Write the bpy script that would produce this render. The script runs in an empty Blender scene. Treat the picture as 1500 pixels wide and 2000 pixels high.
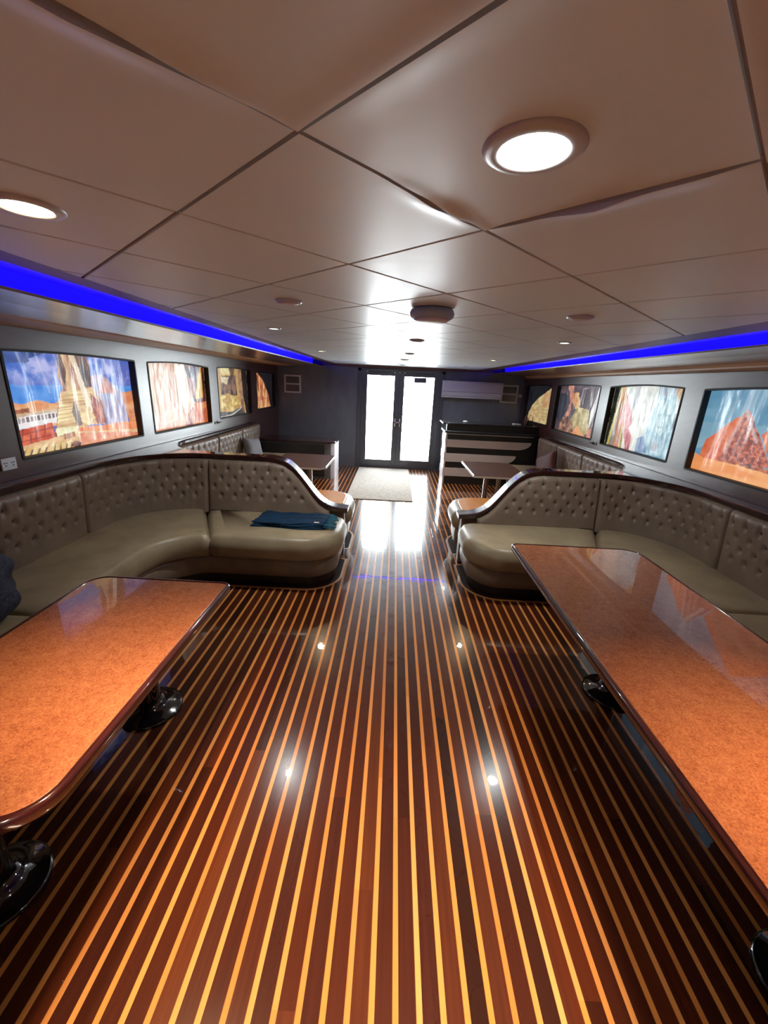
import bpy, bmesh, math, random
import numpy as np
from mathutils import Vector, Matrix
random.seed(7)
C = bpy.context.scene.collection
S = bpy.context.scene

# ------------------------------------------------------------------ camera
F_PX = 797.0
PITCH, ROLL, YAW = math.radians(17.48), math.radians(2.73), math.radians(-0.77)
cp, sp, cy_, sy_, cr, sr = (math.cos(PITCH), math.sin(PITCH), math.cos(YAW), math.sin(YAW), math.cos(ROLL), math.sin(ROLL))
fw = Vector((sy_*cp, cy_*cp, -sp)); rt = Vector((cy_, -sy_, 0)); up = rt.cross(fw)
rt2 = rt*cr + up*sr; up2 = -rt*sr + up*cr
cam = bpy.data.cameras.new('camera'); camo = bpy.data.objects.new('camera', cam); C.objects.link(camo)
M = Matrix((rt2, up2, -fw)).transposed().to_4x4(); M.translation = Vector((0, 0, 1.75))
camo.matrix_world = M
cam.sensor_fit = 'HORIZONTAL'; cam.sensor_width = 36.0; cam.lens = F_PX/1500*36.0
cam.clip_start = 0.02; cam.clip_end = 300
S.camera = camo

# ------------------------------------------------------------------ world, daylight, exposure
S.view_settings.view_transform = 'Standard'; S.view_settings.look = 'None'
S.view_settings.gamma = 1.0; S.view_settings.use_curve_mapping = False
S.view_settings.exposure = 0.3
w = bpy.data.worlds.new('sky'); S.world = w; w.use_nodes = True
nt = w.node_tree; nt.nodes.clear()
tc = nt.nodes.new('ShaderNodeTexCoord'); sx = nt.nodes.new('ShaderNodeSeparateXYZ')
mr = nt.nodes.new('ShaderNodeMapRange'); mr.interpolation_type = 'SMOOTHSTEP'
mr.inputs['From Min'].default_value = 0.25; mr.inputs['From Max'].default_value = 0.95
mr.inputs['To Min'].default_value = 0.12; mr.inputs['To Max'].default_value = 26.0
bg = nt.nodes.new('ShaderNodeBackground'); wo = nt.nodes.new('ShaderNodeOutputWorld')
bg.inputs['Color'].default_value = (0.92, 0.97, 1.0, 1)
nt.links.new(tc.outputs['Generated'], sx.inputs[0]); nt.links.new(sx.outputs['Y'], mr.inputs['Value'])
nt.links.new(mr.outputs['Result'], bg.inputs['Strength']); nt.links.new(bg.outputs[0], wo.inputs[0])

def area(name, loc, target, sx_, sy__, power, col, parent=None, shape='RECTANGLE', spread=180):
    l = bpy.data.lights.new(name, 'AREA'); l.shape = shape; l.size = sx_
    if shape in ('RECTANGLE', 'ELLIPSE'): l.size_y = sy__
    l.energy = power; l.color = col; l.spread = math.radians(spread)
    o = bpy.data.objects.new(name, l); C.objects.link(o); o.location = loc
    d = Vector(target)-Vector(loc)
    o.rotation_euler = d.to_track_quat('-Z', 'Y').to_euler()
    if parent: o.parent = parent
    return o
# added narrow warm light, unseen, standing in for daylight from aft
area('aft_daylight_standin', (-0.07, -6.5, 9.6), (-0.05, 0.6, 0.4), 0.16, 7.0, 3500, (1.0, 0.78, 0.56))
# sampling portal in the glazed doorway (adds no light of its own)
_p = area('doorway_portal', (.1, 8.93, 1.04), (.1, 0, 1.04), 1.55, 1.85, 1, (1, 1, 1)); _p.data.cycles.is_portal = True

# ------------------------------------------------------------------ materials
def mat(name, col=(.5,.5,.5), rough=.5, metal=0, coat=0, coat_r=.05, spec=.5, emis=None, es=0, ior=None):
    m = bpy.data.materials.new(name); m.use_nodes = True
    b = m.node_tree.nodes['Principled BSDF']
    b.inputs['Base Color'].default_value = (*col, 1); b.inputs['Roughness'].default_value = rough
    b.inputs['Metallic'].default_value = metal; b.inputs['Coat Weight'].default_value = coat
    b.inputs['Coat Roughness'].default_value = coat_r; b.inputs['Specular IOR Level'].default_value = spec
    if emis: b.inputs['Emission Color'].default_value = (*emis, 1); b.inputs['Emission Strength'].default_value = es
    if ior: b.inputs['IOR'].default_value = ior
    return m
class NT:
    def __init__(s, m): s.t = m.node_tree; s.b = s.t.nodes['Principled BSDF']
    def n(s, typ, **k):
        o = s.t.nodes.new(typ)
        for a, v in k.items(): setattr(o, a, v)
        return o
    def l(s, a, b): s.t.links.new(a, b)
    def math(s, op, a, b=None, c=None):
        o = s.n('ShaderNodeMath', operation=op)
        for i, v in enumerate((a, b, c)):
            if v is None: continue
            if isinstance(v, (int, float)): o.inputs[i].default_value = v
            else: s.l(v, o.inputs[i])
        return o.outputs[0]
    def mix(s, f, a, b, bt='MIX'):
        o = s.n('ShaderNodeMix', data_type='RGBA', blend_type=bt)
        for i, v in ((0, f), (6, a), (7, b)):
            if isinstance(v, (int, float)): o.inputs[i].default_value = v
            elif isinstance(v, tuple): o.inputs[i].default_value = (*v, 1)
            else: s.l(v, o.inputs[i])
        return o.outputs[2]
    def noise(s, scale, detail=3, vec=None, dim='3D', rough=.5):
        o = s.n('ShaderNodeTexNoise', noise_dimensions=dim); o.inputs['Scale'].default_value = scale
        o.inputs['Detail'].default_value = detail; o.inputs['Roughness'].default_value = rough
        if vec is not None: s.l(vec, o.inputs['Vector'])
        return o.outputs['Fac']
    def coords(s, scale=(1,1,1)):
        t = s.n('ShaderNodeTexCoord'); mp = s.n('ShaderNodeMapping'); mp.inputs['Scale'].default_value = scale
        s.l(t.outputs['Object'], mp.inputs['Vector']); return mp.outputs[0]
    def ramp(s, f, stops):
        o = s.n('ShaderNodeValToRGB'); e = o.color_ramp.elements
        while len(e) < len(stops): e.new(.5)
        for i, (p, c) in enumerate(stops): e[i].position = p; e[i].color = (*c, 1)
        s.l(f, o.inputs[0]); return o.outputs[0]
    def bump(s, h, strength=.2, dist=.01, to='Normal'):
        o = s.n('ShaderNodeBump'); o.inputs['Strength'].default_value = strength; o.inputs['Distance'].default_value = dist
        s.l(h, o.inputs['Height']); s.l(o.outputs[0], s.b.inputs[to]); return o

# striped hardwood deck
PER = 0.0703; LW = 0.0188; PH = 0.023
def m_floor():
    m = mat('striped_hardwood', rough=.2, coat=1, coat_r=.03, spec=.25); k = NT(m)
    t = k.n('ShaderNodeTexCoord'); x = k.n('ShaderNodeSeparateXYZ'); k.l(t.outputs['Object'], x.inputs[0])
    X, Y = x.outputs[0], x.outputs[1]
    u = k.math('DIVIDE', k.math('SUBTRACT', X, PH-LW/2), PER)
    idx = k.math('FLOOR', u); fr = k.math('FRACT', u)
    light = k.math('LESS_THAN', fr, LW/PER)
    wn1 = k.n('ShaderNodeTexWhiteNoise', noise_dimensions='1D'); k.l(idx, wn1.inputs['W'])
    yy = k.math('ADD', k.math('DIVIDE', Y, 1.9), k.math('MULTIPLY', wn1.outputs['Value'], 9.0))
    cmb = k.n('ShaderNodeCombineXYZ'); k.l(idx, cmb.inputs[0]); k.l(k.math('FLOOR', yy), cmb.inputs[1]); k.l(light, cmb.inputs[2])
    wn2 = k.n('ShaderNodeTexWhiteNoise', noise_dimensions='3D'); k.l(cmb.outputs[0], wn2.inputs['Vector'])
    V = wn2.outputs['Value']
    gv = k.n('ShaderNodeCombineXYZ'); k.l(k.math('MULTIPLY', X, 90.0), gv.inputs[0]); k.l(k.math('MULTIPLY', Y, 2.2), gv.inputs[1]); k.l(k.math('MULTIPLY', V, 40.0), gv.inputs[2])
    g = k.noise(1.0, 4, gv.outputs[0])
    dk = k.ramp(V, [(0, (.030,.0085,.0045)), (.25, (.072,.0145,.006)), (.5, (.115,.024,.008)), (.72, (.06,.014,.008)), (.9, (.15,.036,.011)), (1, (.028,.010,.008))])
    dk = k.mix(k.math('MULTIPLY', g, .7), dk, (.02,.006,.004))
    lt = k.ramp(V, [(0, (.60,.225,.050)), (.5, (.66,.27,.075)), (.8, (.52,.18,.040)), (1, (.68,.31,.10))])
    kn = k.noise(1.0, 2, gv.outputs[0]); kn = k.math('GREATER_THAN', kn, .74)
    lt = k.mix(k.math('MULTIPLY', kn, .6), lt, (.22,.06,.02))
    lt = k.mix(k.math('MULTIPLY', g, .25), lt, (.40,.15,.04))
    col = k.mix(light, dk, lt)
    # thin dark joint at each stripe border
    e1 = k.math('LESS_THAN', fr, .02); e2 = k.math('LESS_THAN', k.math('ABSOLUTE', k.math('SUBTRACT', fr, LW/PER)), .012)
    col = k.mix(k.math('MULTIPLY', k.math('MAXIMUM', e1, e2), .5), col, (.03,.01,.005))
    k.l(col, k.b.inputs['Base Color'])
    # varnish: each board very slightly tilted, plus gentle waves
    h = k.math('ADD', k.math('MULTIPLY', k.noise(9, 2, t.outputs['Object']), .5), k.math('MULTIPLY', k.math('SINE', k.math('MULTIPLY', fr, 6.283)), .02))
    b = k.bump(h, .10, .01, 'Coat Normal')
    sm = k.noise(3.0, 4, t.outputs['Object'])
    k.l(k.math('ADD', .02, k.math('MULTIPLY', k.math('GREATER_THAN', sm, .62), .05)), k.b.inputs['Coat Roughness'])
    return m
def m_wood(name, c1, c2, rough=.3, coat=.8, coat_r=.08, sc=(1,1,1), bump=0):
    m = mat(name, rough=rough, coat=coat, coat_r=coat_r); k = NT(m)
    g = k.noise(6, 5, k.coords(sc), rough=.6); k.l(k.ramp(g, [(.3, c1), (.7, c2)]), k.b.inputs['Base Color'])
    if bump: k.bump(k.noise(2.5, 2, k.coords((1,1,1))), bump, .02, 'Coat Normal')
    return m
def m_leather(name, c1, c2, rough=.42):
    m = mat(name, rough=rough, spec=.5); k = NT(m)
    g = k.noise(5, 5, k.coords()); k.l(k.ramp(g, [(.3, c1), (.7, c2)]), k.b.inputs['Base Color'])
    f = k.noise(160, 2, k.coords()); f2 = k.noise(9, 3, k.coords())
    k.bump(k.math('ADD', k.math('MULTIPLY', f, .15), f2), .25, .012)
    return m
def m_granite():
    m = mat('speckled_orange_laminate', rough=.25, coat=1, coat_r=.015); k = NT(m)
    c = k.coords((1, 1, 1))
    a = k.noise(170, 3, c, rough=.7); b = k.noise(30, 3, c)
    col = k.ramp(k.math('ADD', k.math('MULTIPLY', a, .8), k.math('MULTIPLY', b, .25)), [(.34, (.21,.055,.024)), (.5, (.36,.12,.052)), (.62, (.44,.165,.075)), (.78, (.54,.23,.115))])
    k.l(col, k.b.inputs['Base Color'])
    k.bump(k.noise(2.2, 1, c), .02, .01, 'Coat Normal')
    return m
def m_ceiling():
    m = mat('lacquered_ceiling_board', rough=.44, coat=.07, coat_r=.2); k = NT(m)
    a = k.noise(1.3, 3, k.coords()); k.l(k.ramp(a, [(.3, (.66,.72,.76)), (.7, (.71,.77,.80))]), k.b.inputs['Base Color'])
    k.bump(k.noise(4, 2, k.coords((1, 3, 1))), .12, .02, 'Coat Normal')
    return m
MT = {}
MT['floor'] = m_floor()
MT['mahog'] = m_wood('mahogany_wall', (.034,.009,.007), (.075,.020,.014), .38, .75, .28, (1,.6,3), .05)
MT['mahog_gloss'] = m_wood('polished_mahogany', (.016,.005,.005), (.04,.010,.008), .2, 1, .04, (1,1,1), .03)
MT['brown'] = m_wood('brown_border', (.10,.042,.032), (.14,.06,.045), .5, .2, .3, (1,.3,1))
MT['soffit'] = m_wood('varnished_soffit', (.20,.10,.085), (.27,.14,.115), .28, 1, .2, (1,.3,1), .08)
MT['tan'] = m_wood('tan_cornice', (.38,.18,.07), (.50,.26,.11), .5, .12, .3, (1,.2,1))
MT['darkwall'] = m_wood('dark_bulkhead', (.115,.122,.140), (.15,.16,.18), .4, .5, .25, (1,1,.4))  # bluish glare around the doors is lifted into this base colour
MT['ceil'] = m_ceiling()
MT['seam'] = mat('ceiling_joint', (.30,.24,.22), .8)
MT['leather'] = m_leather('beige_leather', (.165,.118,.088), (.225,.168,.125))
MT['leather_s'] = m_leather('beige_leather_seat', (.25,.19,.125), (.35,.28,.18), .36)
MT['skirt'] = m_leather('brown_leather_skirt', (.18,.13,.095), (.25,.19,.135), .4)
MT['button'] = mat('tuft_button', (.025,.016,.012), .6)  # near black: shade of the tuft pits put into the button colour
MT['border'] = mat('dark_border_board', (.020,.007,.005), .8, spec=.08)
MT['plinth'] = mat('dark_plinth', (.012,.006,.006), .4)
MT['granite'] = m_granite()
MT['edge'] = m_wood('dark_red_edge', (.030,.006,.006), (.07,.014,.012), .15, 1, .03)
MT['black'] = mat('black_gloss', (.008,.007,.008), .12, coat=1, coat_r=.03)
MT['blackmat'] = mat('black_rubber', (.012,.011,.011), .6)
MT['chrome'] = mat('chrome', (.75,.73,.70), .12, metal=1)
MT['white'] = mat('white_plastic', (.62,.62,.62), .4)
MT['cream'] = mat('grey_plastic', (.60,.57,.60), .45)
MT['ringmat'] = mat('downlight_ring', (.55,.57,.60), .35)
MT['lampw'] = mat('lamp_glow_white', (.9,.9,.9), .4, emis=(1,.97,.92), es=40)
MT['lampy'] = mat('lamp_glow_warm', (.9,.9,.9), .4, emis=(1,.78,.45), es=26)
MT['lampc'] = mat('lamp_glow_cool', (.9,.9,.9), .4, emis=(.9,1,.95), es=10)
MT['led'] = mat('blue_led_diffuser', (.002,.002,.08), .9, spec=.1, emis=(.003,.001,1.0), es=3.0)
MT['inlay'] = mat('light_wood_inlay', (.50,.24,.075), .3, coat=1, coat_r=.05)
def m_glass():
    m = bpy.data.materials.new('door_glass'); m.use_nodes = True; t = m.node_tree; t.nodes.clear()
    o = t.nodes.new('ShaderNodeOutputMaterial'); mx = t.nodes.new('ShaderNodeMixShader'); tr = t.nodes.new('ShaderNodeBsdfTransparent'); gl = t.nodes.new('ShaderNodeBsdfGlossy')
    fr = t.nodes.new('ShaderNodeFresnel'); fr.inputs['IOR'].default_value = 1.3; gl.inputs['Roughness'].default_value = .02; tr.inputs['Color'].default_value = (.95, .97, .97, 1)
    t.links.new(fr.outputs[0], mx.inputs[0]); t.links.new(tr.outputs[0], mx.inputs[1]); t.links.new(gl.outputs[0], mx.inputs[2]); t.links.new(mx.outputs[0], o.inputs[0])
    return m
MT['glass'] = m_glass()
MT['amber'] = m_wood('sunlit_amber', (.62,.24,.035), (.74,.32,.06), .45, .15, .2, (1,.4,1))  # orange of the sunlit far seat ends, given as base colour
MT['doorframe'] = mat('dark_door_frame', (.07,.075,.085), .3, coat=.6, coat_r=.15)
MT['denim'] = mat('blue_denim', (.022,.030,.060), .85); _k = NT(MT['denim']); _k.l(_k.ramp(_k.noise(60, 4, _k.coords()), [(.35, (.010,.014,.030)), (.65, (.040,.052,.095))]), _k.b.inputs['Base Color']); _k.bump(_k.noise(180, 2, _k.coords()), .4, .004)
MT['scarf'] = mat('navy_knit', (.010,.035,.095), .9, spec=.15); _k = NT(MT['scarf']); _k.l(_k.ramp(_k.noise(30, 4, _k.coords((1,4,1))), [(.35, (.005,.018,.045)), (.7, (.012,.045,.10))]), _k.b.inputs['Base Color']); _k.bump(_k.noise(220, 2, _k.coords()), .5, .004)
MT['fringe'] = mat('teal_fringe', (.02,.14,.22), .9)
MT['greypillow'] = m_leather('grey_cushion', (.16,.165,.19), (.22,.225,.25), .7)
MT['maroon'] = m_leather('maroon_cushion', (.07,.018,.02), (.11,.03,.03), .6)
MT['matrug'] = mat('woven_mat', (.4,.36,.31), .95); _k = NT(MT['matrug']); _k.l(_k.ramp(_k.noise(26, 4, _k.coords((1,2.5,1))), [(.3, (.30,.26,.22)), (.7, (.52,.47,.40))]), _k.b.inputs['Base Color']); _k.bump(_k.noise(120, 3, _k.coords()), .6, .006)
MT['barwhite'] = m_wood('pale_bar_board', (.62,.56,.57), (.70,.64,.65), .4, .4, .2, (.3,1,1))
MT['barblack'] = mat('bar_black', (.014,.016,.018), .3, coat=.5, coat_r=.2)
MT['silver'] = mat('silver_edge', (.7,.7,.7), .3, metal=.6)
MT['ftable'] = m_wood('brown_table_laminate', (.13,.075,.065), (.17,.10,.085), .3, .8, .12)
MT['outdeck'] = mat('white_outer_deck', (.85,.85,.85), .6)
MT['bottle'] = mat('brown_bottle', (.08,.03,.02), .2, coat=1)
MT['plug'] = mat('socket_face', (.60,.62,.66), .35)

# ------------------------------------------------------------------ helpers
def link(o): C.objects.link(o); return o
def meshobj(name, verts, faces, m, parent=None, smooth=False, mats=None, fm=None):
    me = bpy.data.meshes.new(name); me.from_pydata([tuple(v) for v in verts], [], [tuple(f) for f in faces])
    bm = bmesh.new(); bm.from_mesh(me); bmesh.ops.recalc_face_normals(bm, faces=bm.faces); bm.to_mesh(me); bm.free()
    for mm in (mats or [m]): me.materials.append(mm)
    if fm:
        for i, p in enumerate(me.polygons): p.material_index = fm[i]
    if smooth: me.polygons.foreach_set('use_smooth', [True]*len(me.polygons))
    o = bpy.data.objects.new(name, me); link(o)
    if parent: o.parent = parent
    return o
class MB:
    def __init__(s): s.v = []; s.f = []; s.m = []
    def add(s, V, Fs, mi=0):
        n = len(s.v); s.v += [tuple(v) for v in V]; s.f += [tuple(i+n for i in f) for f in Fs]; s.m += [mi]*len(Fs)
    def box(s, x0, x1, y0, y1, z0, z1, mi=0):
        s.add([(x0,y0,z0),(x1,y0,z0),(x1,y1,z0),(x0,y1,z0),(x0,y0,z1),(x1,y0,z1),(x1,y1,z1),(x0,y1,z1)],
              [(0,3,2,1),(4,5,6,7),(0,1,5,4),(1,2,6,5),(2,3,7,6),(3,0,4,7)], mi)
    def lathe(s, prof, c=(0,0,0), n=40, mi=0, axis='z'):
        V = []; Fs = []
        for (r, z) in prof:
            for i in range(n):
                a = 2*math.pi*i/n; p = (r*math.cos(a), r*math.sin(a), z)
                if axis == 'y': p = (p[0], p[2], p[1])
                if axis == 'x': p = (p[2], p[0], p[1])
                V.append((c[0]+p[0], c[1]+p[1], c[2]+p[2]))
        for j in range(len(prof)-1):
            for i in range(n):
                Fs.append((j*n+i, j*n+(i+1)%n, (j+1)*n+(i+1)%n, (j+1)*n+i))
        Fs.append(tuple(range(n))[::-1]); Fs.append(tuple((len(prof)-1)*n+i for i in range(n)))
        s.add(V, Fs, mi)
    def tube(s, pts, r, n=8, mi=0):
        V = []; Fs = []
        for i, p in enumerate(pts):
            p = Vector(p); a = Vector(pts[max(i-1, 0)]); b = Vector(pts[min(i+1, len(pts)-1)])
            d = (b-a).normalized(); q = d.to_track_quat('Z', 'Y')
            for j in range(n):
                t = 2*math.pi*j/n; V.append(p+q @ Vector((r*math.cos(t), r*math.sin(t), 0)))
        for i in range(len(pts)-1):
            for j in range(n): Fs.append((i*n+j, i*n+(j+1)%n, (i+1)*n+(j+1)%n, (i+1)*n+j))
        Fs.append(tuple(range(n))[::-1]); Fs.append(tuple((len(pts)-1)*n+j for j in range(n)))
        s.add(V, Fs, mi)
    def build(s, name, m, parent=None, smooth=False, mats=None, bevel=0, auto=False):
        o = meshobj(name, s.v, s.f, m, parent, smooth, mats, s.m if mats else None)
        if bevel:
            b = o.modifiers.new('bevel', 'BEVEL'); b.width = bevel; b.segments = 3; b.limit_method = 'ANGLE'; b.angle_limit = math.radians(35)
            wn = o.modifiers.new('wn', 'WEIGHTED_NORMAL'); wn.keep_sharp = True
            o.data.polygons.foreach_set('use_smooth', [True]*len(o.data.polygons))
        return o
def tag(o, label=None, cat=None, group=None, kind=None):
    if label: o['label'] = label
    if cat: o['category'] = cat
    if group: o['group'] = group
    if kind: o['kind'] = kind
    return o
def struct(o): o['kind'] = 'structure'; return o
def thing(name, label, cat, loc=(0,0,0), group=None):
    o = bpy.data.objects.new(name, None); link(o); o.location = loc; o.empty_display_size = .1
    return tag(o, label, cat, group)
def offset_poly(P, d):
    n = len(P); A = sum(P[i][0]*P[(i+1)%n][1]-P[(i+1)%n][0]*P[i][1] for i in range(n)); sg = 1 if A > 0 else -1
    out = []
    for i in range(n):
        p0, p1, p2 = P[i-1], P[i], P[(i+1)%n]
        a = Vector((p1[0]-p0[0], p1[1]-p0[1])); b = Vector((p2[0]-p1[0], p2[1]-p1[1]))
        if a.length < 1e-7: a = b
        if b.length < 1e-7: b = a
        a.normalize(); b.normalize()
        na = Vector((-a.y, a.x))*sg; nb = Vector((-b.y, b.x))*sg
        nn = na+nb
        if nn.length < 1e-6: nn = na
        nn.normalize(); c = max(.45, nn.dot(na))
        out.append((p1[0]+nn.x*d/c, p1[1]+nn.y*d/c))
    return out
def rings(P, prof, top=True, bottom=True):
    """stack inset copies of plan outline P; prof = [(inset, z)]"""
    V = []; Fs = []; n = len(P)
    for (d, z) in prof: V += [(x, y, z) for x, y in offset_poly(P, d)]
    for j in range(len(prof)-1):
        for i in range(n): Fs.append((j*n+i, j*n+(i+1)%n, (j+1)*n+(i+1)%n, (j+1)*n+i))
    if top: Fs.append(tuple((len(prof)-1)*n+i for i in range(n)))
    if bottom: Fs.append(tuple(range(n))[::-1])
    return V, Fs
def arc(cx, cy, rx, ry, a0, a1, n=12):
    return [(cx+rx*math.cos(math.radians(a0+(a1-a0)*i/n)), cy+ry*math.sin(math.radians(a0+(a1-a0)*i/n))) for i in range(n+1)]
def rrect(x0, x1, y0, y1, rs, n=8):
    """rounded rectangle, radii for corners (x0y0, x1y0, x1y1, x0y1)"""
    a, b, c, d = rs
    return (arc(x0+a, y0+a, a, a, 180, 270, n)+arc(x1-b, y0+b, b, b, 270, 360, n)+arc(x1-c, y1-c, c, c, 0, 90, n)+arc(x0+d, y1-d, d, d, 90, 180, n))

YA, YB = -2.4, 8.8                       # aft and forward ends of the cabin
WL = lambda y: -2.60+.017*y
WR = lambda y: 2.80-.020*y
ZC = 2.09
XCL, XCR = -1.25, 1.64                   # ceiling raft edges

# ------------------------------------------------------------------ floor
mb = MB(); mb.box(-3.0, 3.1, YA-.1, YB+.05, -.06, 0)
struct(mb.build('floor', MT['floor']))

# ------------------------------------------------------------------ ceiling: diagonal boards
TH = .76558; S1, S2 = 1.4454*.34, 1.4016*.34; OX, OY = -.46738*.34, 2.11795*.34
e1 = (math.sin(TH), math.cos(TH)); e2 = (-math.cos(TH), math.sin(TH))
def clip(P, x0, x1, y0, y1):
    def cut(P, f, inter):
        out = []
        for i in range(len(P)):
            a, b = P[i-1], P[i]
            if f(b):
                if not f(a): out.append(inter(a, b))
                out.append(b)
            elif f(a): out.append(inter(a, b))
        return out
    def ix(c): return lambda a, b: (c, a[1]+(b[1]-a[1])*(c-a[0])/(b[0]-a[0]))
    def iy(c): return lambda a, b: (a[0]+(b[0]-a[0])*(c-a[1])/(b[1]-a[1]), c)
    for f, g in ((lambda p: p[0] >= x0, ix(x0)), (lambda p: p[0] <= x1, ix(x1)), (lambda p: p[1] >= y0, iy(y0)), (lambda p: p[1] <= y1, iy(y1))):
        if P: P = cut(P, f, g)
    return P
mb = MB(); SLOT = (7.62, 7.72); CEIL_Y0 = -.25
def warp(i, j, s, t):
    """swollen board edges near the camera: distance (down) of the board surface"""
    d = 0
    if (i, j) == (0, -1): d += .016*math.exp(-((t-1)/.05)**2)*max(0, 1-abs(s-.8)/.45)*(.7+.3*math.sin(s*19)) + .012*math.exp(-(s/.06)**2)*(1-t)
    if (i, j) == (0, 0): d += .013*math.exp(-(t/.05)**2)*max(0, 1-abs(s-.68)/.33)*(.8+.2*math.sin(s*23))
    if (i, j) == (1, -1): d += .024*math.exp(-(s/.07)**2)*max(0, 1-abs(t-.5)/.5)*(.8+.2*math.sin(t*15))
    if (i, j) == (-1, -1): d += .010*math.exp(-((t-1)/.06)**2)*(.6+.4*math.sin(s*11)) + .012*math.exp(-((s-1)/.07)**2)*(1-t*.6)
    if (i, j) == (-1, 0): d += .014*math.exp(-(t/.06)**2)*max(0, 1-abs(s-.45)/.4)
    if (i, j) == (0, -2): d += .012*math.exp(-((t-1)/.06)**2)
    return d*.6
for i in range(-8, 22):
    for j in range(-16, 16):
        g1, g2 = .0045/S1, .0045/S2
        def P(s, t): return (OX+(i+s)*S1*e1[0]+(j+t)*S2*e2[0], OY+(i+s)*S1*e1[1]+(j+t)*S2*e2[1])
        cs = [P(g1, g2), P(1-g1, g2), P(1-g1, 1-g2), P(g1, 1-g2)]
        near = i <= 1 and all(XCL <= c[0] <= XCR and CEIL_Y0 <= c[1] <= SLOT[0] for c in cs)
        warped = any(warp(i, j, s, t) > .001 for s in (0,.25,.5,.75,1) for t in (0,.25,.5,.75,1))
        if warped:
            n = 36; V = []; Fs = []
            for a in range(n+1):
                for b in range(n+1):
                    # finer rows towards the edges
                    s = .5-.5*math.cos(math.pi*a/n); t = .5-.5*math.cos(math.pi*b/n)
                    p = P(g1+(1-2*g1)*s, g2+(1-2*g2)*t)
                    p = (min(max(p[0], XCL), XCR), max(p[1], CEIL_Y0))
                    V.append((p[0], p[1], ZC-warp(i, j, s, t)))
            for a in range(n):
                for b in range(n): Fs.append((a*(n+1)+b, (a+1)*(n+1)+b, (a+1)*(n+1)+b+1, a*(n+1)+b+1))
            mb.add(V, Fs)
            # drop the edge skirt
            n0 = n+1
            per = [a*n0 for a in range(n0)]+[n*n0+b for b in range(1, n0)]+[a*n0+n for a in range(n-1, -1, -1)]+[b for b in range(n-1, 0, -1)]
            L = len(per); VV = [V[q] for q in per]+[(V[q][0], V[q][1], ZC+.008) for q in per]
            mb.add(VV, [(q, (q+1) % L, L+(q+1) % L, L+q) for q in range(L)])
            continue
        for (ya, yb) in ((CEIL_Y0, SLOT[0]), (SLOT[1], YB)):
            Q = clip(cs, XCL, XCR, ya, yb)
            if len(Q) < 3: continue
            L = len(Q)
            Qi = offset_poly(Q, .002)
            V = [(x, y, ZC+.008) for x, y in Q]+[(x, y, ZC+.002) for x, y in Q]+[(x, y, ZC) for x, y in Qi]
            mb.add(V, [(a, (a+1) % L, L+(a+1) % L, L+a) for a in range(L)]+[(L+a, L+(a+1) % L, 2*L+(a+1) % L, 2*L+a) for a in range(L)]+[tuple(2*L+a for a in range(L))])
n0 = len(mb.f)
mb.box(XCL, XCR, CEIL_Y0, SLOT[0], ZC+.007, ZC+.03, 1); mb.box(XCL, XCR, SLOT[1], YB, ZC+.007, ZC+.03, 1)
mb.box(-3.0, 3.1, CEIL_Y0, YB+.05, ZC+.12, ZC+.16, 1)
co = mb.build('ceiling', MT['ceil'], mats=[MT['ceil'], MT['seam']]); struct(co)
for p in co.data.polygons:
    if len(p.vertices) == 4 and p.area < .0006: p.use_smooth = True
# recessed blue strip across the ceiling
mb = MB(); mb.box(XCL, XCR, SLOT[0]+.01, SLOT[1]-.01, ZC+.010, ZC+.016)
MT['led_cross'] = mat('blue_led_cross', (.002,.002,.08), .9, spec=.1, emis=(.04,.01,1.0), es=7)
tag(mb.build('led_strip', MT['led_cross']), 'blue light strip hidden in the narrow slot crossing the far ceiling', 'light strip')
mb = MB()
mb.box(XCL, XCR, SLOT[0]-.01, SLOT[0], ZC+.002, ZC+.06); mb.box(XCL, XCR, SLOT[1], SLOT[1]+.01, ZC+.002, ZC+.06)
struct(mb.build('trim_7', MT['brown']))

# aft part of the ceiling behind the viewpoint, with an added opening that shapes the floor light
mb = MB(); HX0, HX1, HY0 = -.73, .60, -1.9
mb.box(-3.0, HX0, YA, CEIL_Y0, ZC, ZC+.04); mb.box(HX1, 3.1, YA, CEIL_Y0, ZC, ZC+.04); mb.box(HX0, HX1, YA, HY0, ZC, ZC+.04)
struct(mb.build('ceiling_aft', MT['ceil']))
mb = MB(); mb.box(-3.0, 3.1, CEIL_Y0-.02, CEIL_Y0, ZC+.005, 2.35); struct(mb.build('trim_17', MT['brown']))

# ------------------------------------------------------------------ ceiling borders, coves and soffits
def strip(name, pts, m, y0=CEIL_Y0, y1=YB, th=.012, wallfn=None):
    mb = MB()
    for a in range(len(pts)-1):
        (xa, za), (xb, zb) = pts[a], pts[a+1]
        fa = lambda x, y: (wallfn(y) if (wallfn and abs(x-pts[-1][0]) < 1e-6) else x)
        V = [(fa(xa, y0), y0, za), (fa(xb, y0), y0, zb), (fa(xb, y1), y1, zb), (fa(xa, y1), y1, za)]
        V += [(x, y, z+th) for x, y, z in V]
        mb.add(V, [(0,1,2,3),(7,6,5,4),(0,4,5,1),(1,5,6,2),(2,6,7,3),(3,7,4,0)])
    return mb.build(name, m)
struct(strip('trim_1', [(-1.25, 2.09), (-1.36, 2.088)], MT['brown']))
struct(strip('trim_2', [(-1.36, 2.088), (-1.45, 2.092), (-1.475, 2.12)], MT['soffit']))
struct(strip('trim_3', [(-1.475, 2.14), (-1.72, 2.14)], MT['soffit']))
struct(strip('trim_15', [(-1.50, 2.024), (-1.80, 2.026), (-2.13, 2.014)], MT['soffit']))
struct(strip('trim_4', [(-2.13, 2.014), (-2.15, 2.006), (-2.60, 1.995)], MT['tan'], wallfn=WL))
struct(strip('trim_5', [(1.64, 2.09), (1.83, 2.088)], MT['brown']))
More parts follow.
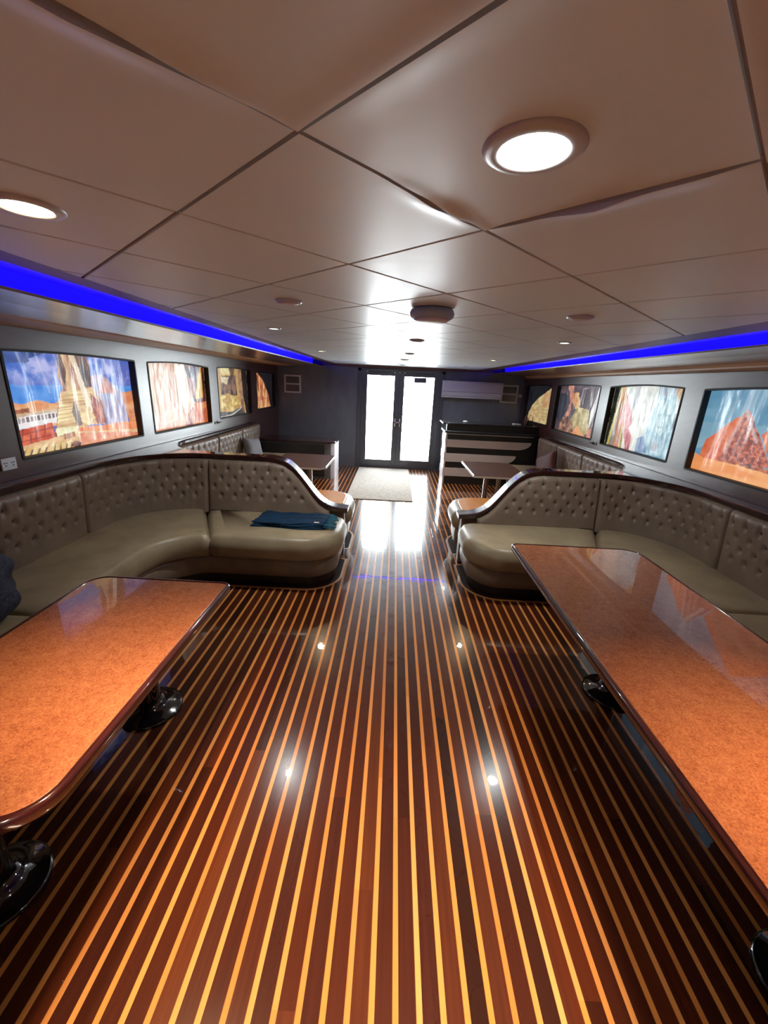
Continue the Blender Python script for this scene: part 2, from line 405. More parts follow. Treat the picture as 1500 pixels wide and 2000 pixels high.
struct(strip('trim_6', [(1.83, 2.088), (1.93, 2.092), (1.955, 2.12)], MT['soffit']))
struct(strip('trim_8', [(1.955, 2.14), (2.19, 2.14)], MT['soffit']))
struct(strip('trim_16', [(1.98, 2.034), (2.33, 2.038), (2.60, 2.015)], MT['soffit']))
struct(strip('trim_9', [(2.60, 2.015), (2.615, 1.995), (2.80, 1.965)], MT['tan'], wallfn=WR))
def led(pts, label):
    tag(strip('led_strip', pts, MT['led'], th=.01, y1=YB-.1), label, 'light strip')
led([(-1.70, 2.04), (-1.695, 2.137)], 'blue glowing light strip in the cove along the left edge of the ceiling')
led([(2.17, 2.05), (2.165, 2.137)], 'blue glowing light strip in the cove along the right edge of the ceiling')

# ------------------------------------------------------------------ side walls with window openings
def opening(y0, y1, z0, z1, archh, r=.03):
    """outline in (y, z), anticlockwise seen from +x"""
    P = []
    P += arc(y0+r, z0+r, r, r, 180, 270, 4)+arc(y1-r, z0+r, r, r, 270, 360, 4)
    P += arc(y1-r, z1-r, r, r, 0, 70, 4)
    for i in range(1, 16):
        t = i/16; P.append((y1-r+(y0+r-y1+r)*t, z1+archh*math.sin(math.pi*t)))
    P += arc(y0+r, z1-r, r, r, 110, 180, 4)
    return P
LWIN = [(2.74, 4.12, 1.13, 1.85, .012, .015), (4.32, 5.68, 1.125, 1.85, .022, .02), (5.94, 7.24, 1.15, 1.86, .015, .03), (7.52, 8.62, 1.19, 1.84, .01, .05)]
RWIN = [(2.42, 3.83, 1.12, 1.83, .02, .015), (4.09, 5.42, 1.125, 1.84, .025, .015), (5.66, 7.08, 1.14, 1.85, .012, .03), (7.30, 8.62, 1.17, 1.84, .01, .04)]
def side_wall(name, WF, wins, out):
    mb = MB(); zb, zt = 0.0, 2.10
    def pt(y, z, d=0): return (WF(y)+out*d, y, z)
    edges = [YA]+[(wins[i][1]+wins[i+1][0])/2 for i in range(3)]+[YB]
    edges.insert(1, 2*wins[0][0]-edges[1] if False else wins[0][0]-.2)
    # plain part aft of the first window
    mb.add([pt(edges[0], zb), pt(edges[1], zb), pt(edges[1], zt), pt(edges[0], zt)], [(0,1,2,3)])
    for k, wn in enumerate(wins):
        a, b = edges[k+1], edges[k+2]
        O = opening(*wn); cy = (wn[0]+wn[1])/2; cz = (wn[2]+wn[3])/2
        z0, z1 = .9, 2.02
        Q = []
        for (y, z) in O:
            dy, dz = y-cy, z-cz
            t = min(((b-cy)/dy) if dy > 1e-9 else ((a-cy)/dy) if dy < -1e-9 else 1e9, ((z1-cz)/dz) if dz > 1e-9 else ((z0-cz)/dz) if dz < -1e-9 else 1e9)
            Q.append([cy+dy*t, cz+dz*t])
        for (yc, zc) in ((a,z0),(b,z0),(b,z1),(a,z1)):
            q = min(Q, key=lambda q: (q[0]-yc)**2+(q[1]-zc)**2); q[0], q[1] = yc, zc
        n = len(O)
        V = [pt(y, z) for y, z in Q]+[pt(y, z) for y, z in O]+[pt(y, z, .075) for y, z in O]
        mb.add(V, [(i, (i+1) % n, n+(i+1) % n, n+i) for i in range(n)]+[(n+i, n+(i+1) % n, 2*n+(i+1) % n, 2*n+i) for i in range(n)])
        mb.add([pt(a, zb), pt(b, zb), pt(b, z0), pt(a, z0)], [(0,1,2,3)])
        mb.add([pt(a, z1), pt(b, z1), pt(b, zt), pt(a, zt)], [(0,1,2,3)])
    # outer skin so the wall has thickness
    d = .10
    mb.add([pt(YA, zb, d), pt(YB, zb, d), pt(YB, .9, d), pt(YA, .9, d)], [(0,1,2,3)])
    mb.add([pt(YA, 1.98, d), pt(YB, 1.98, d), pt(YB, 2.25, d), pt(YA, 2.25, d)], [(0,1,2,3)])
    return struct(mb.build(name, MT['mahog']))
side_wall('wall_left', WL, LWIN, -1)
side_wall('wall_right', WR, RWIN, 1)

# ------------------------------------------------------------------ printed window films
rng = np.random.RandomState(3)
def vnoise(u, v, fu, fv, seed=0, octv=3):
    out = np.zeros_like(u); amp = 1; tot = 0
    for o in range(octv):
        r = np.random.RandomState(seed*13+o); G = r.rand(64, 64)
        x = u*fu; y = v*fv; xi = np.floor(x).astype(int); yi = np.floor(y).astype(int); xf = x-xi; yf = y-yi
        xf = xf*xf*(3-2*xf); yf = yf*yf*(3-2*yf)
        g = lambda a, b: G[a % 64, b % 64]
        out += amp*((g(xi, yi)*(1-xf)+g(xi+1, yi)*xf)*(1-yf)+(g(xi, yi+1)*(1-xf)+g(xi+1, yi+1)*xf)*yf)
        tot += amp; amp *= .55; fu *= 2.03; fv *= 2.03
    return out/tot
def inside(u, v, P):
    c = np.zeros(u.shape, bool); n = len(P)
    for i in range(n):
        (x1, y1), (x2, y2) = P[i-1], P[i]
        if y1 == y2: continue
        c ^= ((y1 > v) != (y2 > v)) & (u < (x2-x1)*(v-y1)/(y2-y1)+x1)
    return c
class Art:
    def __init__(s, nu, nv):
        a = np.linspace(0, 1, nu); b = np.linspace(0, 1, nv)
        s.u, s.v = np.meshgrid(a, b, indexing='ij'); s.c = np.zeros((nu, nv, 3)); s.k = 0
    def wob(s, amt=.008, f=14):
        s.k += 1
        return s.u+(vnoise(s.u, s.v, f, f, s.k)-.5)*2*amt, s.v+(vnoise(s.u, s.v, f, f, s.k+50)-.5)*2*amt
    def fill(s, P, c1, c2=None, fu=10, fv=10, con=1.4, wob=.008, al=1.0):
        uu, vv = s.wob(wob); m = inside(uu, vv, P) if P else np.ones_like(s.u, bool)
        s.k += 1
        t = np.clip((vnoise(s.u, s.v, fu, fv, s.k+9)-.5)*con*1.8+.5, 0, 1)[..., None]
        c = np.array(c1, float)*(1-t)+np.array(c2 or c1, float)*t
        mm = m[..., None]*al; s.c = s.c*(1-mm)+c*mm
    def line(s, pts, w_, col, al=1.0):
        d = np.full(s.u.shape, 9.)
        for (x1, y1), (x2, y2) in zip(pts[:-1], pts[1:]):
            L = (x2-x1)**2+(y2-y1)**2+1e-9
            t = np.clip(((s.u-x1)*(x2-x1)+(s.v-y1)*(y2-y1))/L, 0, 1)
            d = np.minimum(d, np.hypot(s.u-x1-t*(x2-x1), (s.v-y1-t*(y2-y1))))
        m = (np.clip(1.3-d/w_, 0, 1)*al)[..., None]; s.c = s.c*(1-m)+np.array(col, float)*m
def art_ruin():
    A = Art(240, 140); A.fill(None, (60,100,190), (95,110,190), 6, 8)
    A.fill([(0,.5),(1,.5),(1,.66),(0,.68)], (60,130,215), (90,150,225), 5, 12)
    n = vnoise(A.u, A.v, 9, 7, 77, 4); cl = np.clip((n-.47)*4.5, 0, 1)*np.clip((A.v-.55)*4, 0, 1)
    A.c = A.c*(1-cl[..., None]*.75)+np.array([205,200,235.])*cl[..., None]*.75
    A.fill([(0,1),(.30,1),(.22,.9),(0,.86)], (35,50,95), (60,85,150), 8, 8, al=.75, wob=.05)
    A.fill([(-.01,.49),(.05,.52),(.1,.5),(.2,.53),(.29,.49),(.36,.52),(.36,.25),(-.01,.31)], (215,130,80), (225,175,125), 14, 14)
    A.fill([(.03,.44),(.14,.46),(.16,.42),(.05,.40)], (110,60,45), (190,110,70), 20, 10, wob=.02)
    A.fill([(0,.40),(.35,.44),(.35,.36),(0,.33)], (190,160,130), (225,205,185), 14, 10)
    A.fill([(0,.37),(.35,.41),(.34,.29),(0,.26)], (215,210,215), (235,230,230), 8, 8)
    for i in range(13):
        x = .015+i*.024; z = .315+.03*(x/.3); A.fill([(x,z),(x+.016,z+.003),(x+.016,z+.05),(x,z+.048)], (120,105,105), (165,150,150), wob=.002)
    A.fill([(0,.25),(.27,.30),(.28,.14),(0,.09)], (190,70,45), (225,110,75), 14, 16)
    for q in ([(.0,.2),(.27,.25)], [(0,.14),(.28,.18)], [(.06,.14),(.08,.26)], [(.15,.16),(.16,.28)], [(.21,.2),(.22,.29)], [(.11,.1),(.12,.2)]): A.line(q, .006, (120,45,35), .7)
    A.fill([(.60,.77),(.71,.8),(.91,.58),(.92,.21),(.68,.2),(.60,.55)], (165,150,170), (205,180,185), 20, 4, al=.75)
    A.fill([(.67,.58),(.75,.78),(.82,.57)], (200,120,100), (215,150,130), al=.8)
    A.fill([(.88,.58),(1,.6),(1,.2),(.93,.2)], (215,130,85), (235,175,130), 10, 10)
    A.fill([(.45,.21),(.96,.21),(1,.2),(1,0),(.44,0)], (220,120,75), (240,160,110), 30, 4)
    A.fill([(0,.1),(.29,.15),(.33,.18),(.45,.17),(1,.1),(1,-.01),(0,-.01)], (205,160,115), (235,195,150), 14, 14)
    A.fill([(.45,.15),(.9,.08),(1,.05),(1,.0),(.45,.0)], (215,120,90), (230,170,135), 18, 12)
    A.fill([(.4,1.04),(.59,1.03),(.62,.88),(.61,.66),(.68,.49),(.7,.22),(.46,.23),(.44,.15),(.27,.15),(.3,.28),(.32,.41),(.36,.6),(.39,.64),(.37,.76),(.37,.88)], (150,90,70), (225,195,150), 40, 5)
    A.fill([(.37,.6),(.6,.64),(.63,.43),(.59,.23),(.29,.19),(.32,.41)], (205,165,115), (245,225,170), 6, 30)
    for z in (.57,.53,.50,.46,.43,.39,.35,.31,.27): A.line([(.32,z-.02),(.6,z+.01)], .005, (150,100,60), .55)
    A.fill([(.5,1.03),(.59,1.04),(.62,.86),(.61,.65),(.55,.65),(.53,.87)], (55,35,40), (110,75,65), 30, 5)
    A.fill([(.455,1.03),(.50,1.03),(.535,.8),(.565,.6),(.60,.38),(.56,.34),(.52,.6),(.49,.85)], (215,195,165), (245,235,215), 30, 4, al=.9)
    A.fill([(.38,.95),(.41,1.0),(.43,.8),(.41,.66),(.385,.75)], (70,45,50), (130,90,70), 20, 5, al=.8)
    A.fill([(.45,.5),(.47,.45),(.49,.24),(.44,.23),(.42,.39)], (110,95,95), (150,130,115), al=.85)
    A.fill([(.59,.59),(.66,.48),(.69,.23),(.61,.23),(.59,.44)], (140,60,55), (195,120,100), 30, 8)
    A.fill([(.49,.44),(.57,.42),(.60,.3),(.54,.22),(.49,.27)], (205,165,120), (240,215,160), 20, 20)
    A.fill([(.29,.23),(.45,.24),(.44,.16),(.28,.15)], (205,200,150), (240,235,195), 14, 8)
    A.fill([(.33,.165),(.42,.175),(.42,.12),(.33,.11)], (150,100,75), (190,130,95))
    for k in range(4):
        x = .01+k*.045; A.fill([(x,.0),(x+.03,.075),(x+.075,.10),(x+.055,.05),(x+.035,-.02)], (215,175,110), (245,225,180), wob=.004); A.line([(x+.035,-.01),(x+.058,.055)], .007, (90,70,60), .8)
    for k in range(5):
        x = .215+k*.04; A.fill([(x,.01),(x+.01,.075),(x+.045,.105),(x+.045,.05),(x+.025,-.01)], (215,180,115), (240,225,185), wob=.004); A.line([(x+.03,-.01),(x+.046,.06)], .006, (90,60,60), .8)
    A.fill([(.37,.02),(.4,.08),(.45,.05),(.44,.0)], (70,45,50), (140,90,75))
    for x in (.13,.24,.36): A.line([(x,1),(x+.05,.6)], .008, (225,225,240), .35)  # pale streaks: sheen of the film folds painted into the print
    for x in (.68,.76,.83,.9): A.line([(x,.98),(x+.03,.3)], .01, (225,215,225), .35)  # more fold sheen painted in on the right side
    return A
def art_canyon():
    A = Art(170, 100); A.fill(None, (205,150,125), (240,225,195), 26, 4)
    A.fill([(0,0),(.1,0),(.06,1),(0,1)], (205,130,120), (215,160,140), 10, 6, al=.7)
    A.fill([(.36,1),(.46,1),(.44,.4),(.40,.3)], (175,105,75), (215,150,115), 30, 4, al=.8)
    A.fill([(.5,.95),(.66,1),(.68,.5),(.6,.3),(.5,.35)], (225,225,215), (240,235,225), 20, 5, al=.75)
    A.fill([(.62,1),(1,1),(.97,.37),(.75,.39),(.70,.7)], (75,80,105), (160,130,130), 8, 5)
    A.fill([(.66,.8),(.78,.75),(.80,.5),(.70,.45)], (190,130,120), (205,160,140), 8, 6, al=.8)
    A.fill([(.77,.43),(.93,.99),(.97,.94),(.95,.44)], (220,165,80), (235,195,110), 20, 5)
    A.fill([(.95,.99),(1,1),(1,.35),(.94,.4)], (60,30,30), (110,50,35))
    A.fill([(.78,.40),(.96,.42),(.96,.36),(.78,.33)], (120,45,40), (150,70,50))
    A.fill([(.75,.36),(1,.38),(1,0),(.75,0)], (205,100,60), (235,150,95), 8, 10)
    A.fill([(0,0),(.58,.2),(.77,.32),(.75,0)], (215,130,95), (235,175,135), 12, 8, al=.8, wob=.03)
    A.fill([(.56,.0),(.60,.18),(.72,.30),(.70,0)], (150,85,90), (215,120,80), 12, 8)
    for x in (.1,.2,.3,.43,.52,.62): A.line([(x,1),(x+.03,.3)], .008, (250,240,225), .45)
    for x in (.15,.27,.35): A.line([(x,1),(x+.06,.4)], .006, (150,95,80), .5)
    return A
def art_gold():
    A = Art(120, 90); A.fill(None, (190,150,95), (225,190,120), 12, 6)
    A.fill([(.05,1),(.22,1),(.15,.5),(.12,0),(.03,0)], (205,160,120), (230,200,150), 10, 5)
    A.fill([(.2,1),(.55,1),(.55,.86),(.22,.84)], (225,200,120), (245,235,180), 14, 10)
    A.fill([(.42,1),(.60,1),(.56,.82),(.48,.82)], (80,55,40), (130,95,60))
    A.fill([(.21,.81),(.61,.85),(.66,.43),(.41,.43),(.19,.46)], (70,45,45), (150,110,85), 14, 10)
    A.fill([(.22,.80),(.42,.8),(.36,.64),(.22,.7)], (195,180,130), (240,230,200), 20, 14)
    A.fill([(.16,.42),(.35,.48),(.62,.38),(.70,.47),(.75,.21),(.45,.1),(.14,.13)], (190,145,70), (245,225,150), 12, 12)
    A.fill([(.05,0),(.14,.13),(.45,.08),(.75,.17),(.9,0)], (50,50,55), (90,85,80), 8, 6)
    A.line([(.05,.03),(.2,.01),(.45,.03),(.7,.12),(.86,.26)], .016, (235,230,225))
    A.fill([(.81,1.01),(1,1),(1,0),(.92,0),(.84,.4)], (30,24,26), (48,38,38))
    A.fill([(.70,1),(.8,1),(.84,.5),(.88,0),(.78,.1),(.72,.5)], (140,95,75), (190,150,110), 10, 8)
    return A
def art_flame():
    A = Art(100, 80); A.fill(None, (22,20,24), (38,34,38))
    A.fill([(0,.99),(.2,.98),(.51,.77),(.77,.38),(.86,.02),(0,0)], (170,85,45), (250,200,140), 22, 5)
    A.fill([(.0,.35),(.8,.3),(.8,.24),(.0,.22)], (150,70,50), (200,120,80), al=.6)
    for x in (.12,.3,.5,.66): A.line([(x,.85-x*.5),(x+.02,.05)], .02, (255,230,190), .5)
    A.line([(.2,.9),(.24,.5)], .025, (90,40,30), .7); A.line([(.44,.6),(.46,.05)], .018, (110,50,35), .7)
    return A
def art_pyramid():
    K = .63; sc = lambda P: [(x*K, y) for x, y in P]
    A = Art(240, 130); A.fill(None, (95,145,175), (120,165,190), 5, 7)
    A.fill([(0,.3),(1,.3),(1,.62),(0,.6)], (125,165,185), (140,175,190), 5, 6, wob=.05)
    A.fill([(.42,.85),(1,.8),(1,.7),(.42,.75)], (80,125,155), (100,145,170), 6, 6, al=.5, wob=.03)
    A.fill(sc([(.07,.18),(.10,.39),(.41,.70),(.58,.2)]), (200,90,55), (220,120,80), 14, 14)
    A.fill(sc([(.69,.53),(.88,.72),(1.15,.95),(1.6,.5),(1.7,.2),(.87,.24)]), (205,100,65), (225,130,90), 14, 14)
    A.fill(sc([(.78,.45),(.92,.64),(1.15,.72),(1.6,.4),(1.7,.2),(.87,.24)]), (165,95,70), (200,135,105), 20, 20)
    A.fill(sc([(.24,.16),(.49,.78),(.88,.22),(.58,.17)]), (135,70,65), (210,120,95), 60, 40, 2.0)
    A.fill(sc([(.10,.16),(.49,.78),(.36,.3),(.30,.16)]), (205,95,60), (225,125,90), 30, 24)
    A.fill([(0,.21),(.1,.17),(.3,.185),(.6,.17),(1,.22),(1,-.1),(0,-.1)], (235,150,90), (245,185,130), 5, 10)
    A.fill([(.20,.185),(.33,.2),(.6,.195),(.8,.2),(.7,.16),(.4,.16)], (150,85,70), (215,130,95), 40, 18, wob=.02)
    A.line([(.62*.63,.20),(.67*.63,.21),(.685*.63,.18)], .010, (90,85,90), .9)
    for x in (.12,.17,.24,.29,.33): A.line([(x+.05,1.0),(x,.22)], .011, (225,215,215), .35)  # pale lines: reflections along film creases, painted in
    A.line([(.31,1),(.30,.75),(.42,.45)], .016, (215,225,235), .55); A.line([(.30,.75),(.22,.3)], .02, (215,205,210), .35)  # stronger crease reflections, painted the same way
    for i in range(34): A.line([(.55+.01*i, .19+.013*((i*7) % 5)), (.556+.01*i, .20+.013*((i*7) % 5))], .006, (80,60,65), .6)
    return A
def art_statue():
    A = Art(180, 110); A.fill(None, (205,208,198), (238,240,232), 7, 6)
    A.fill([(.30,1),(.42,1),(.40,.75),(.36,.6)], (150,150,155), (200,200,200), 14, 5, al=.7)
    A.fill([(.0,1),(.1,1),(.04,0),(0,0)], (35,40,30), (60,60,40))
    A.fill([(.05,0),(.1,.98),(.18,.98),(.3,.48),(.30,.02)], (105,90,50), (170,120,90), 14, 6)
    A.line([(.06,.02),(.13,.98)], .016, (235,215,90)); A.line([(.18,.02),(.17,.5),(.14,.98)], .014, (235,130,60)); A.line([(.26,.02),(.24,.5),(.17,.98)], .014, (240,205,100))
    A.line([(.22,.0),(.21,.45)], .014, (225,110,70))
    A.fill([(.36,.01),(.21,.51),(.2,.89),(.34,.59),(.38,.44),(.35,.34),(.43,.22),(.42,.01)], (190,60,80), (215,110,110), 10, 8)
    A.line([(.31,.02),(.27,.4),(.19,.9)], .011, (245,225,190))
    A.fill([(.65,1),(.87,.99),(.88,.77),(.93,.56),(.96,.29),(1,.28),(1,0),(.51,0),(.52,.22),(.6,.32),(.59,.45),(.66,.78)], (120,170,190), (185,215,225), 14, 9)
    A.fill([(.69,.7),(.76,.8),(.85,.72),(.87,.45),(.78,.30),(.70,.42)], (165,205,215), (205,228,232), 20, 16)
    A.fill([(.71,.61),(.76,.62),(.75,.58),(.71,.58)], (100,145,165), (130,170,185)); A.fill([(.80,.62),(.85,.61),(.84,.58),(.80,.58)], (100,145,165), (130,170,185))
    A.line([(.775,.62),(.765,.50),(.785,.49)], .008, (115,160,180), .8); A.line([(.74,.43),(.80,.43)], .009, (115,150,170), .8)
    A.fill([(.66,1),(.88,1),(.87,.86),(.67,.84)], (140,160,175), (170,185,200), 10, 8)
    A.fill([(.86,.97),(.94,.97),(.89,.78)], (205,150,75), (225,185,110))
    A.fill([(.51,0),(.51,.22),(.59,.27),(.66,.04)], (80,115,170), (115,145,190)); A.fill([(.95,0),(.93,.3),(1,.3),(1,0)], (80,115,170), (105,130,180))
    A.fill([(.89,.41),(.9,.64),(.93,.63),(.94,.47)], (80,95,115), (110,125,140))
    A.fill([(.70,.22),(.80,.22),(.78,.10),(.70,.10)], (175,160,170), (190,180,190), al=.6)
    return A
def art_market():
    A = Art(140, 100); A.fill(None, (75,60,68), (105,88,95), 8, 6)
    A.fill([(.02,.82),(.21,.81),(.25,.45),(.1,.2),(.0,.3)], (48,50,62), (65,65,78))
    A.fill([(.19,1),(.34,1),(.35,.64),(.31,.14),(.23,.36),(.29,.63)], (170,110,105), (225,160,130), 14, 10, wob=.03)
    A.fill([(.3,.84),(.48,.85),(.55,.59),(.45,.5),(.35,.64)], (205,130,85), (245,205,140), 12, 10, wob=.03)
    A.fill([(.49,.56),(.76,.53),(.83,.07),(.46,0),(.37,.26)], (165,145,95), (225,210,155), 14, 10)
    A.fill([(.15,.3),(.3,.35),(.45,.2),(.5,0),(.1,0)], (90,55,50), (200,150,120), 20, 14)
    A.fill([(.46,0),(.55,.2),(.78,.01)], (225,140,85), (240,175,120))
    A.line([(.55,.68),(.56,.92),(.66,.94)], .016, (190,180,185), .8); A.line([(.66,.9),(.63,.65)], .014, (50,40,45), .7)
    A.fill([(.9,.99),(1,.99),(.9,.54),(.82,.15),(.80,.5)], (200,198,198), (225,222,220), 8, 5)
    A.line([(.99,.7),(.93,.3)], .012, (190,180,180), .8)
    A.fill([(.80,.16),(.91,.3),(1,.2),(1,0),(.8,0)], (100,60,65), (235,160,130), 20, 14)
    return A
def art_sector():
    A = Art(120, 90); A.fill(None, (24,26,30), (38,40,46))
    A.fill([(.98,.98),(.9,.95),(.74,.86),(.47,.69),(.23,.48),(.1,.25),(.08,.01),(1,.01)], (205,165,110), (230,215,160), 12, 18)
    A.fill([(.98,.98),(.9,.95),(.6,.75),(.6,.45),(1,.45)], (195,130,85), (225,180,130), 20, 8, al=.7)
    for z in (.12,.2,.28,.36): A.line([(.55,z),(.98,z+.01)], .010, (140,130,90), .5)
    return A
def film_mat(name, es):
    m = mat(name, rough=.4, coat=.3, coat_r=.12, spec=.3); k = NT(m)
    a = k.n('ShaderNodeAttribute', attribute_name='print'); k.l(a.outputs['Color'], k.b.inputs['Emission Color'])
    k.b.inputs['Emission Strength'].default_value = es*.78
    k.l(k.mix(.75, a.outputs['Color'], (.02,.02,.02)), k.b.inputs['Base Color'])
    k.bump(k.noise(7, 3, k.coords((.3, 3, .35))), .3, .02, 'Coat Normal')
    return m
def film(name, art, wn, WF, out, es, label):
    y0, y1, z0, z1, ah, r = wn; A = art(); nu, nv = A.u.shape
    # u runs left to right as seen from inside the cabin
    U = A.u if out < 0 else 1-A.u
    ys = y0+(y1-y0)*U; zs = (z0)+(z1+ah-z0)*A.v
    rip = (vnoise(A.u, A.v, 16, 3, 5, 2)-.5)*.010
    X = np.array([WF(0)]) + (WF(1)-WF(0))*ys + out*(.062) + rip
    V = np.stack([X, ys, zs], -1).reshape(-1, 3)
    ia = np.arange(nu*nv).reshape(nu, nv)
    Fs = np.stack([ia[:-1,:-1], ia[1:,:-1], ia[1:,1:], ia[:-1,1:]], -1).reshape(-1, 4)
    if out > 0: Fs = Fs[:, ::-1]
    me = bpy.data.meshes.new(name); me.from_pydata(V.tolist(), [], Fs.tolist())
    at = me.color_attributes.new('print', 'FLOAT_COLOR', 'POINT')
    c = np.clip(A.c/255., 0, 1).reshape(-1, 3); c = np.where(c <= .04045, c/12.92, ((c+.055)/1.055)**2.4)
    at.data.foreach_set('color', np.concatenate([c, np.ones((len(c), 1))], 1).ravel().astype(np.float32))
    me.materials.append(film_mat(name+'_print', es)); me.polygons.foreach_set('use_smooth', [True]*len(me.polygons))
    # frame beading around the film: child part
    o = bpy.data.objects.new(name, me); link(o)
    sol = o.modifiers.new('sheet', 'SOLIDIFY'); sol.thickness = .0015
    O = opening(*wn); n = len(O); mb = MB()
    cy, cz = (y0+y1)/2, (z0+z1)/2
    def pt(y, z, d): return (WF(y)+out*d, y, z)
    Oi = offset_poly(O, .012); Oo = offset_poly(O, -.004)
    V = [pt(y, z, -.004) for y, z in Oo]+[pt(y, z, -.006) for y, z in Oi]+[pt(y, z, .05) for y, z in Oi]
    mb.add(V, [(i, (i+1) % n, n+(i+1) % n, n+i) for i in range(n)]+[(n+i, n+(i+1) % n, 2*n+(i+1) % n, 2*n+i) for i in range(n)])
    g = mb.build('gasket', MT['blackmat'], o)
    return tag(struct(o) if False else o, label, 'window picture')
film('printed_window_film', art_ruin, LWIN[0], WL, -1, 1.0, 'window picture of a stone monument with paws under blue sky, nearest on left wall')
film('printed_window_film', art_canyon, LWIN[1], WL, -1, .82, 'backlit window picture of pink and cream rock streaks with a yellow wedge, left wall')
film('printed_window_film', art_gold, LWIN[2], WL, -1, .8, 'backlit window picture of a golden bowl shape with white arc, left wall')
film('printed_window_film', art_flame, LWIN[3], WL, -1, .9, 'small backlit window picture of orange streaks on black, farthest on the left wall')
film('printed_window_film', art_pyramid, RWIN[0], WR, 1, .95, 'backlit window picture of orange pyramids on sand, nearest on the right wall')
film('printed_window_film', art_statue, RWIN[1], WR, 1, .68, 'backlit window picture of a pale blue statue head beside red and yellow stripes, right wall')
film('printed_window_film', art_market, RWIN[2], WR, 1, .8, 'dim window picture with a white diagonal bar over sandy figures, right wall')
film('printed_window_film', art_sector, RWIN[3], WR, 1, .75, 'window picture with a cream curved sector on black, above the bar counter')

# ------------------------------------------------------------------ far wall and door
mb = MB(); DX0, DX1, DZ = -.74, .96, 2.0
mb.box(WL(YB)-.15, DX0, YB, YB+.08, 0, 2.26); mb.box(DX1, WR(YB)+.15, YB, YB+.08, 0, 2.26); mb.box(DX0, DX1, YB, YB+.08, DZ, 2.26)
for x in (-1.32, 1.5, 2.1): mb.box(x-.004, x+.004, YB-.003, YB, 0, 2.09)
struct(mb.build('wall_far', MT['darkwall']))
mb = MB(); mb.box(-3.0, 3.1, YA-.08, YA, 0, 2.3); struct(mb.build('wall_aft', MT['mahog']))
mb = MB(); mb.box(WL(YB), WR(YB), YB-.04, YB, 2.045, 2.09); struct(mb.build('trim_10', MT['brown']))
mb = MB()
mb.box(DX0-.04, DX0+.03, YB-.03, YB+.05, 0, DZ+.03); mb.box(DX1-.03, DX1+.04, YB-.03, YB+.05, 0, DZ+.03); mb.box(DX0-.04, DX1+.04, YB-.03, YB+.05, DZ-.03, DZ+.03)
struct(mb.build('door_frame', MT['doorframe'], bevel=.006))
def leaf(name, x0, x1, gx0, gx1, gz0, gz1, hx):
    mb = MB(); y0, y1 = YB-.02, YB+.03
    mb.box(x0, gx0, y0, y1, .0, 1.97); mb.box(gx1, x1, y0, y1, .0, 1.97); mb.box(gx0, gx1, y0, y1, .0, gz0); mb.box(gx0, gx1, y0, y1, gz1, 1.97)
    o = struct(mb.build(name, MT['doorframe'], bevel=.005))
    m2 = MB(); m2.box(gx0, gx1, YB+.002, YB+.008, gz0, gz1); m2.build('pane', MT['glass'], o)
    m3 = MB(); m3.box(hx-.015, hx+.015, y0-.008, y0, .86, 1.06); m3.tube([(hx, y0, .98), (hx, y0-.05, .98), (hx+(.1 if hx < .07 else -.1), y0-.05, .975)], .009); m3.build('door_handle', MT['chrome'], o, smooth=True)
    return o
leaf('door_1', DX0+.03, .07, -.585, -.03, .17, 1.90, .02)
leaf('door_2', .07, DX1-.03, .175, .785, .18, 1.90, .12)
mb = MB(); mb.box(.37, .62, YB-.035, YB-.022, 1.79, 1.89)
tag(mb.build('door_closer_box', MT['doorframe'], bevel=.004), 'small dark box fixed at the top of the right glass door', 'door closer')
# outside: pale deck and rail
mb = MB(); mb.box(-3.2, 3.3, YB+.1, YB+3.4, -.1, -.02); struct(mb.build('outer_deck', MT['outdeck']))
t = thing('deck_railing', 'white railing on the bright deck seen through the glass doors', 'railing', (0, YB+3.1, -.02))
mb = MB(); mb.tube([(-3, 0, .95), (3, 0, .95)], .025); mb.tube([(-3, 0, .5), (3, 0, .5)], .018); mb.build('rail', MT['outdeck'], t, True)
for x in (-2.4, -1.2, 0, 1.2, 2.4):
    mb = MB(); mb.tube([(x, 0, 0), (x, 0, .95)], .02); mb.build('post', MT['outdeck'], t, True)

# ------------------------------------------------------------------ benches
def fR(x):
    d = -.42-x
    return .70+d if d < 1.0 else 1.70+(d-1)*.875
ID = lambda v: v
FARY = lambda y: 8.02-y
BACK_S = [(-2.49, None)]
def back_curve(yend, n=14):
    """plan of the backrest foot: from the wall run round the corner to the aisle end"""
    P = [(-2.49, yend+(3.28-yend)*i/10) for i in range(10)]
    P += [(-1.85+.64*math.cos(math.radians(a)), 3.28+.62*math.sin(math.radians(a))) for a in np.linspace(180, 90, n)]
    P += [(x, 3.90) for x in np.linspace(-1.75, -.60, 8)]
    return P
RAILP = [(-1.30,1.01),(-1.20,1.01),(-1.12,1.0),(-1.04,.975),(-.97,.925),(-.90,.85),(-.83,.76),(-.76,.665),(-.70,.60),(-.63,.555),(-.55,.53),(-.42,.52)]
def rail_z(x):
    if x <= RAILP[0][0]: return RAILP[0][1]
    for (a, za), (b, zb) in zip(RAILP[:-1], RAILP[1:]):
        if x <= b: return za+(zb-za)*(x-a)/(b-a)
    return RAILP[-1][1]
def resample(P, step):
    L = [0]
    for a, b in zip(P[:-1], P[1:]): L.append(L[-1]+math.hypot(b[0]-a[0], b[1]-a[1]))
    n = max(2, int(L[-1]/step)); xs = np.linspace(0, L[-1], n+1); A = np.array(P)
    return np.stack([np.interp(xs, L, A[:, 0]), np.interp(xs, L, A[:, 1])], 1), xs, L[-1]
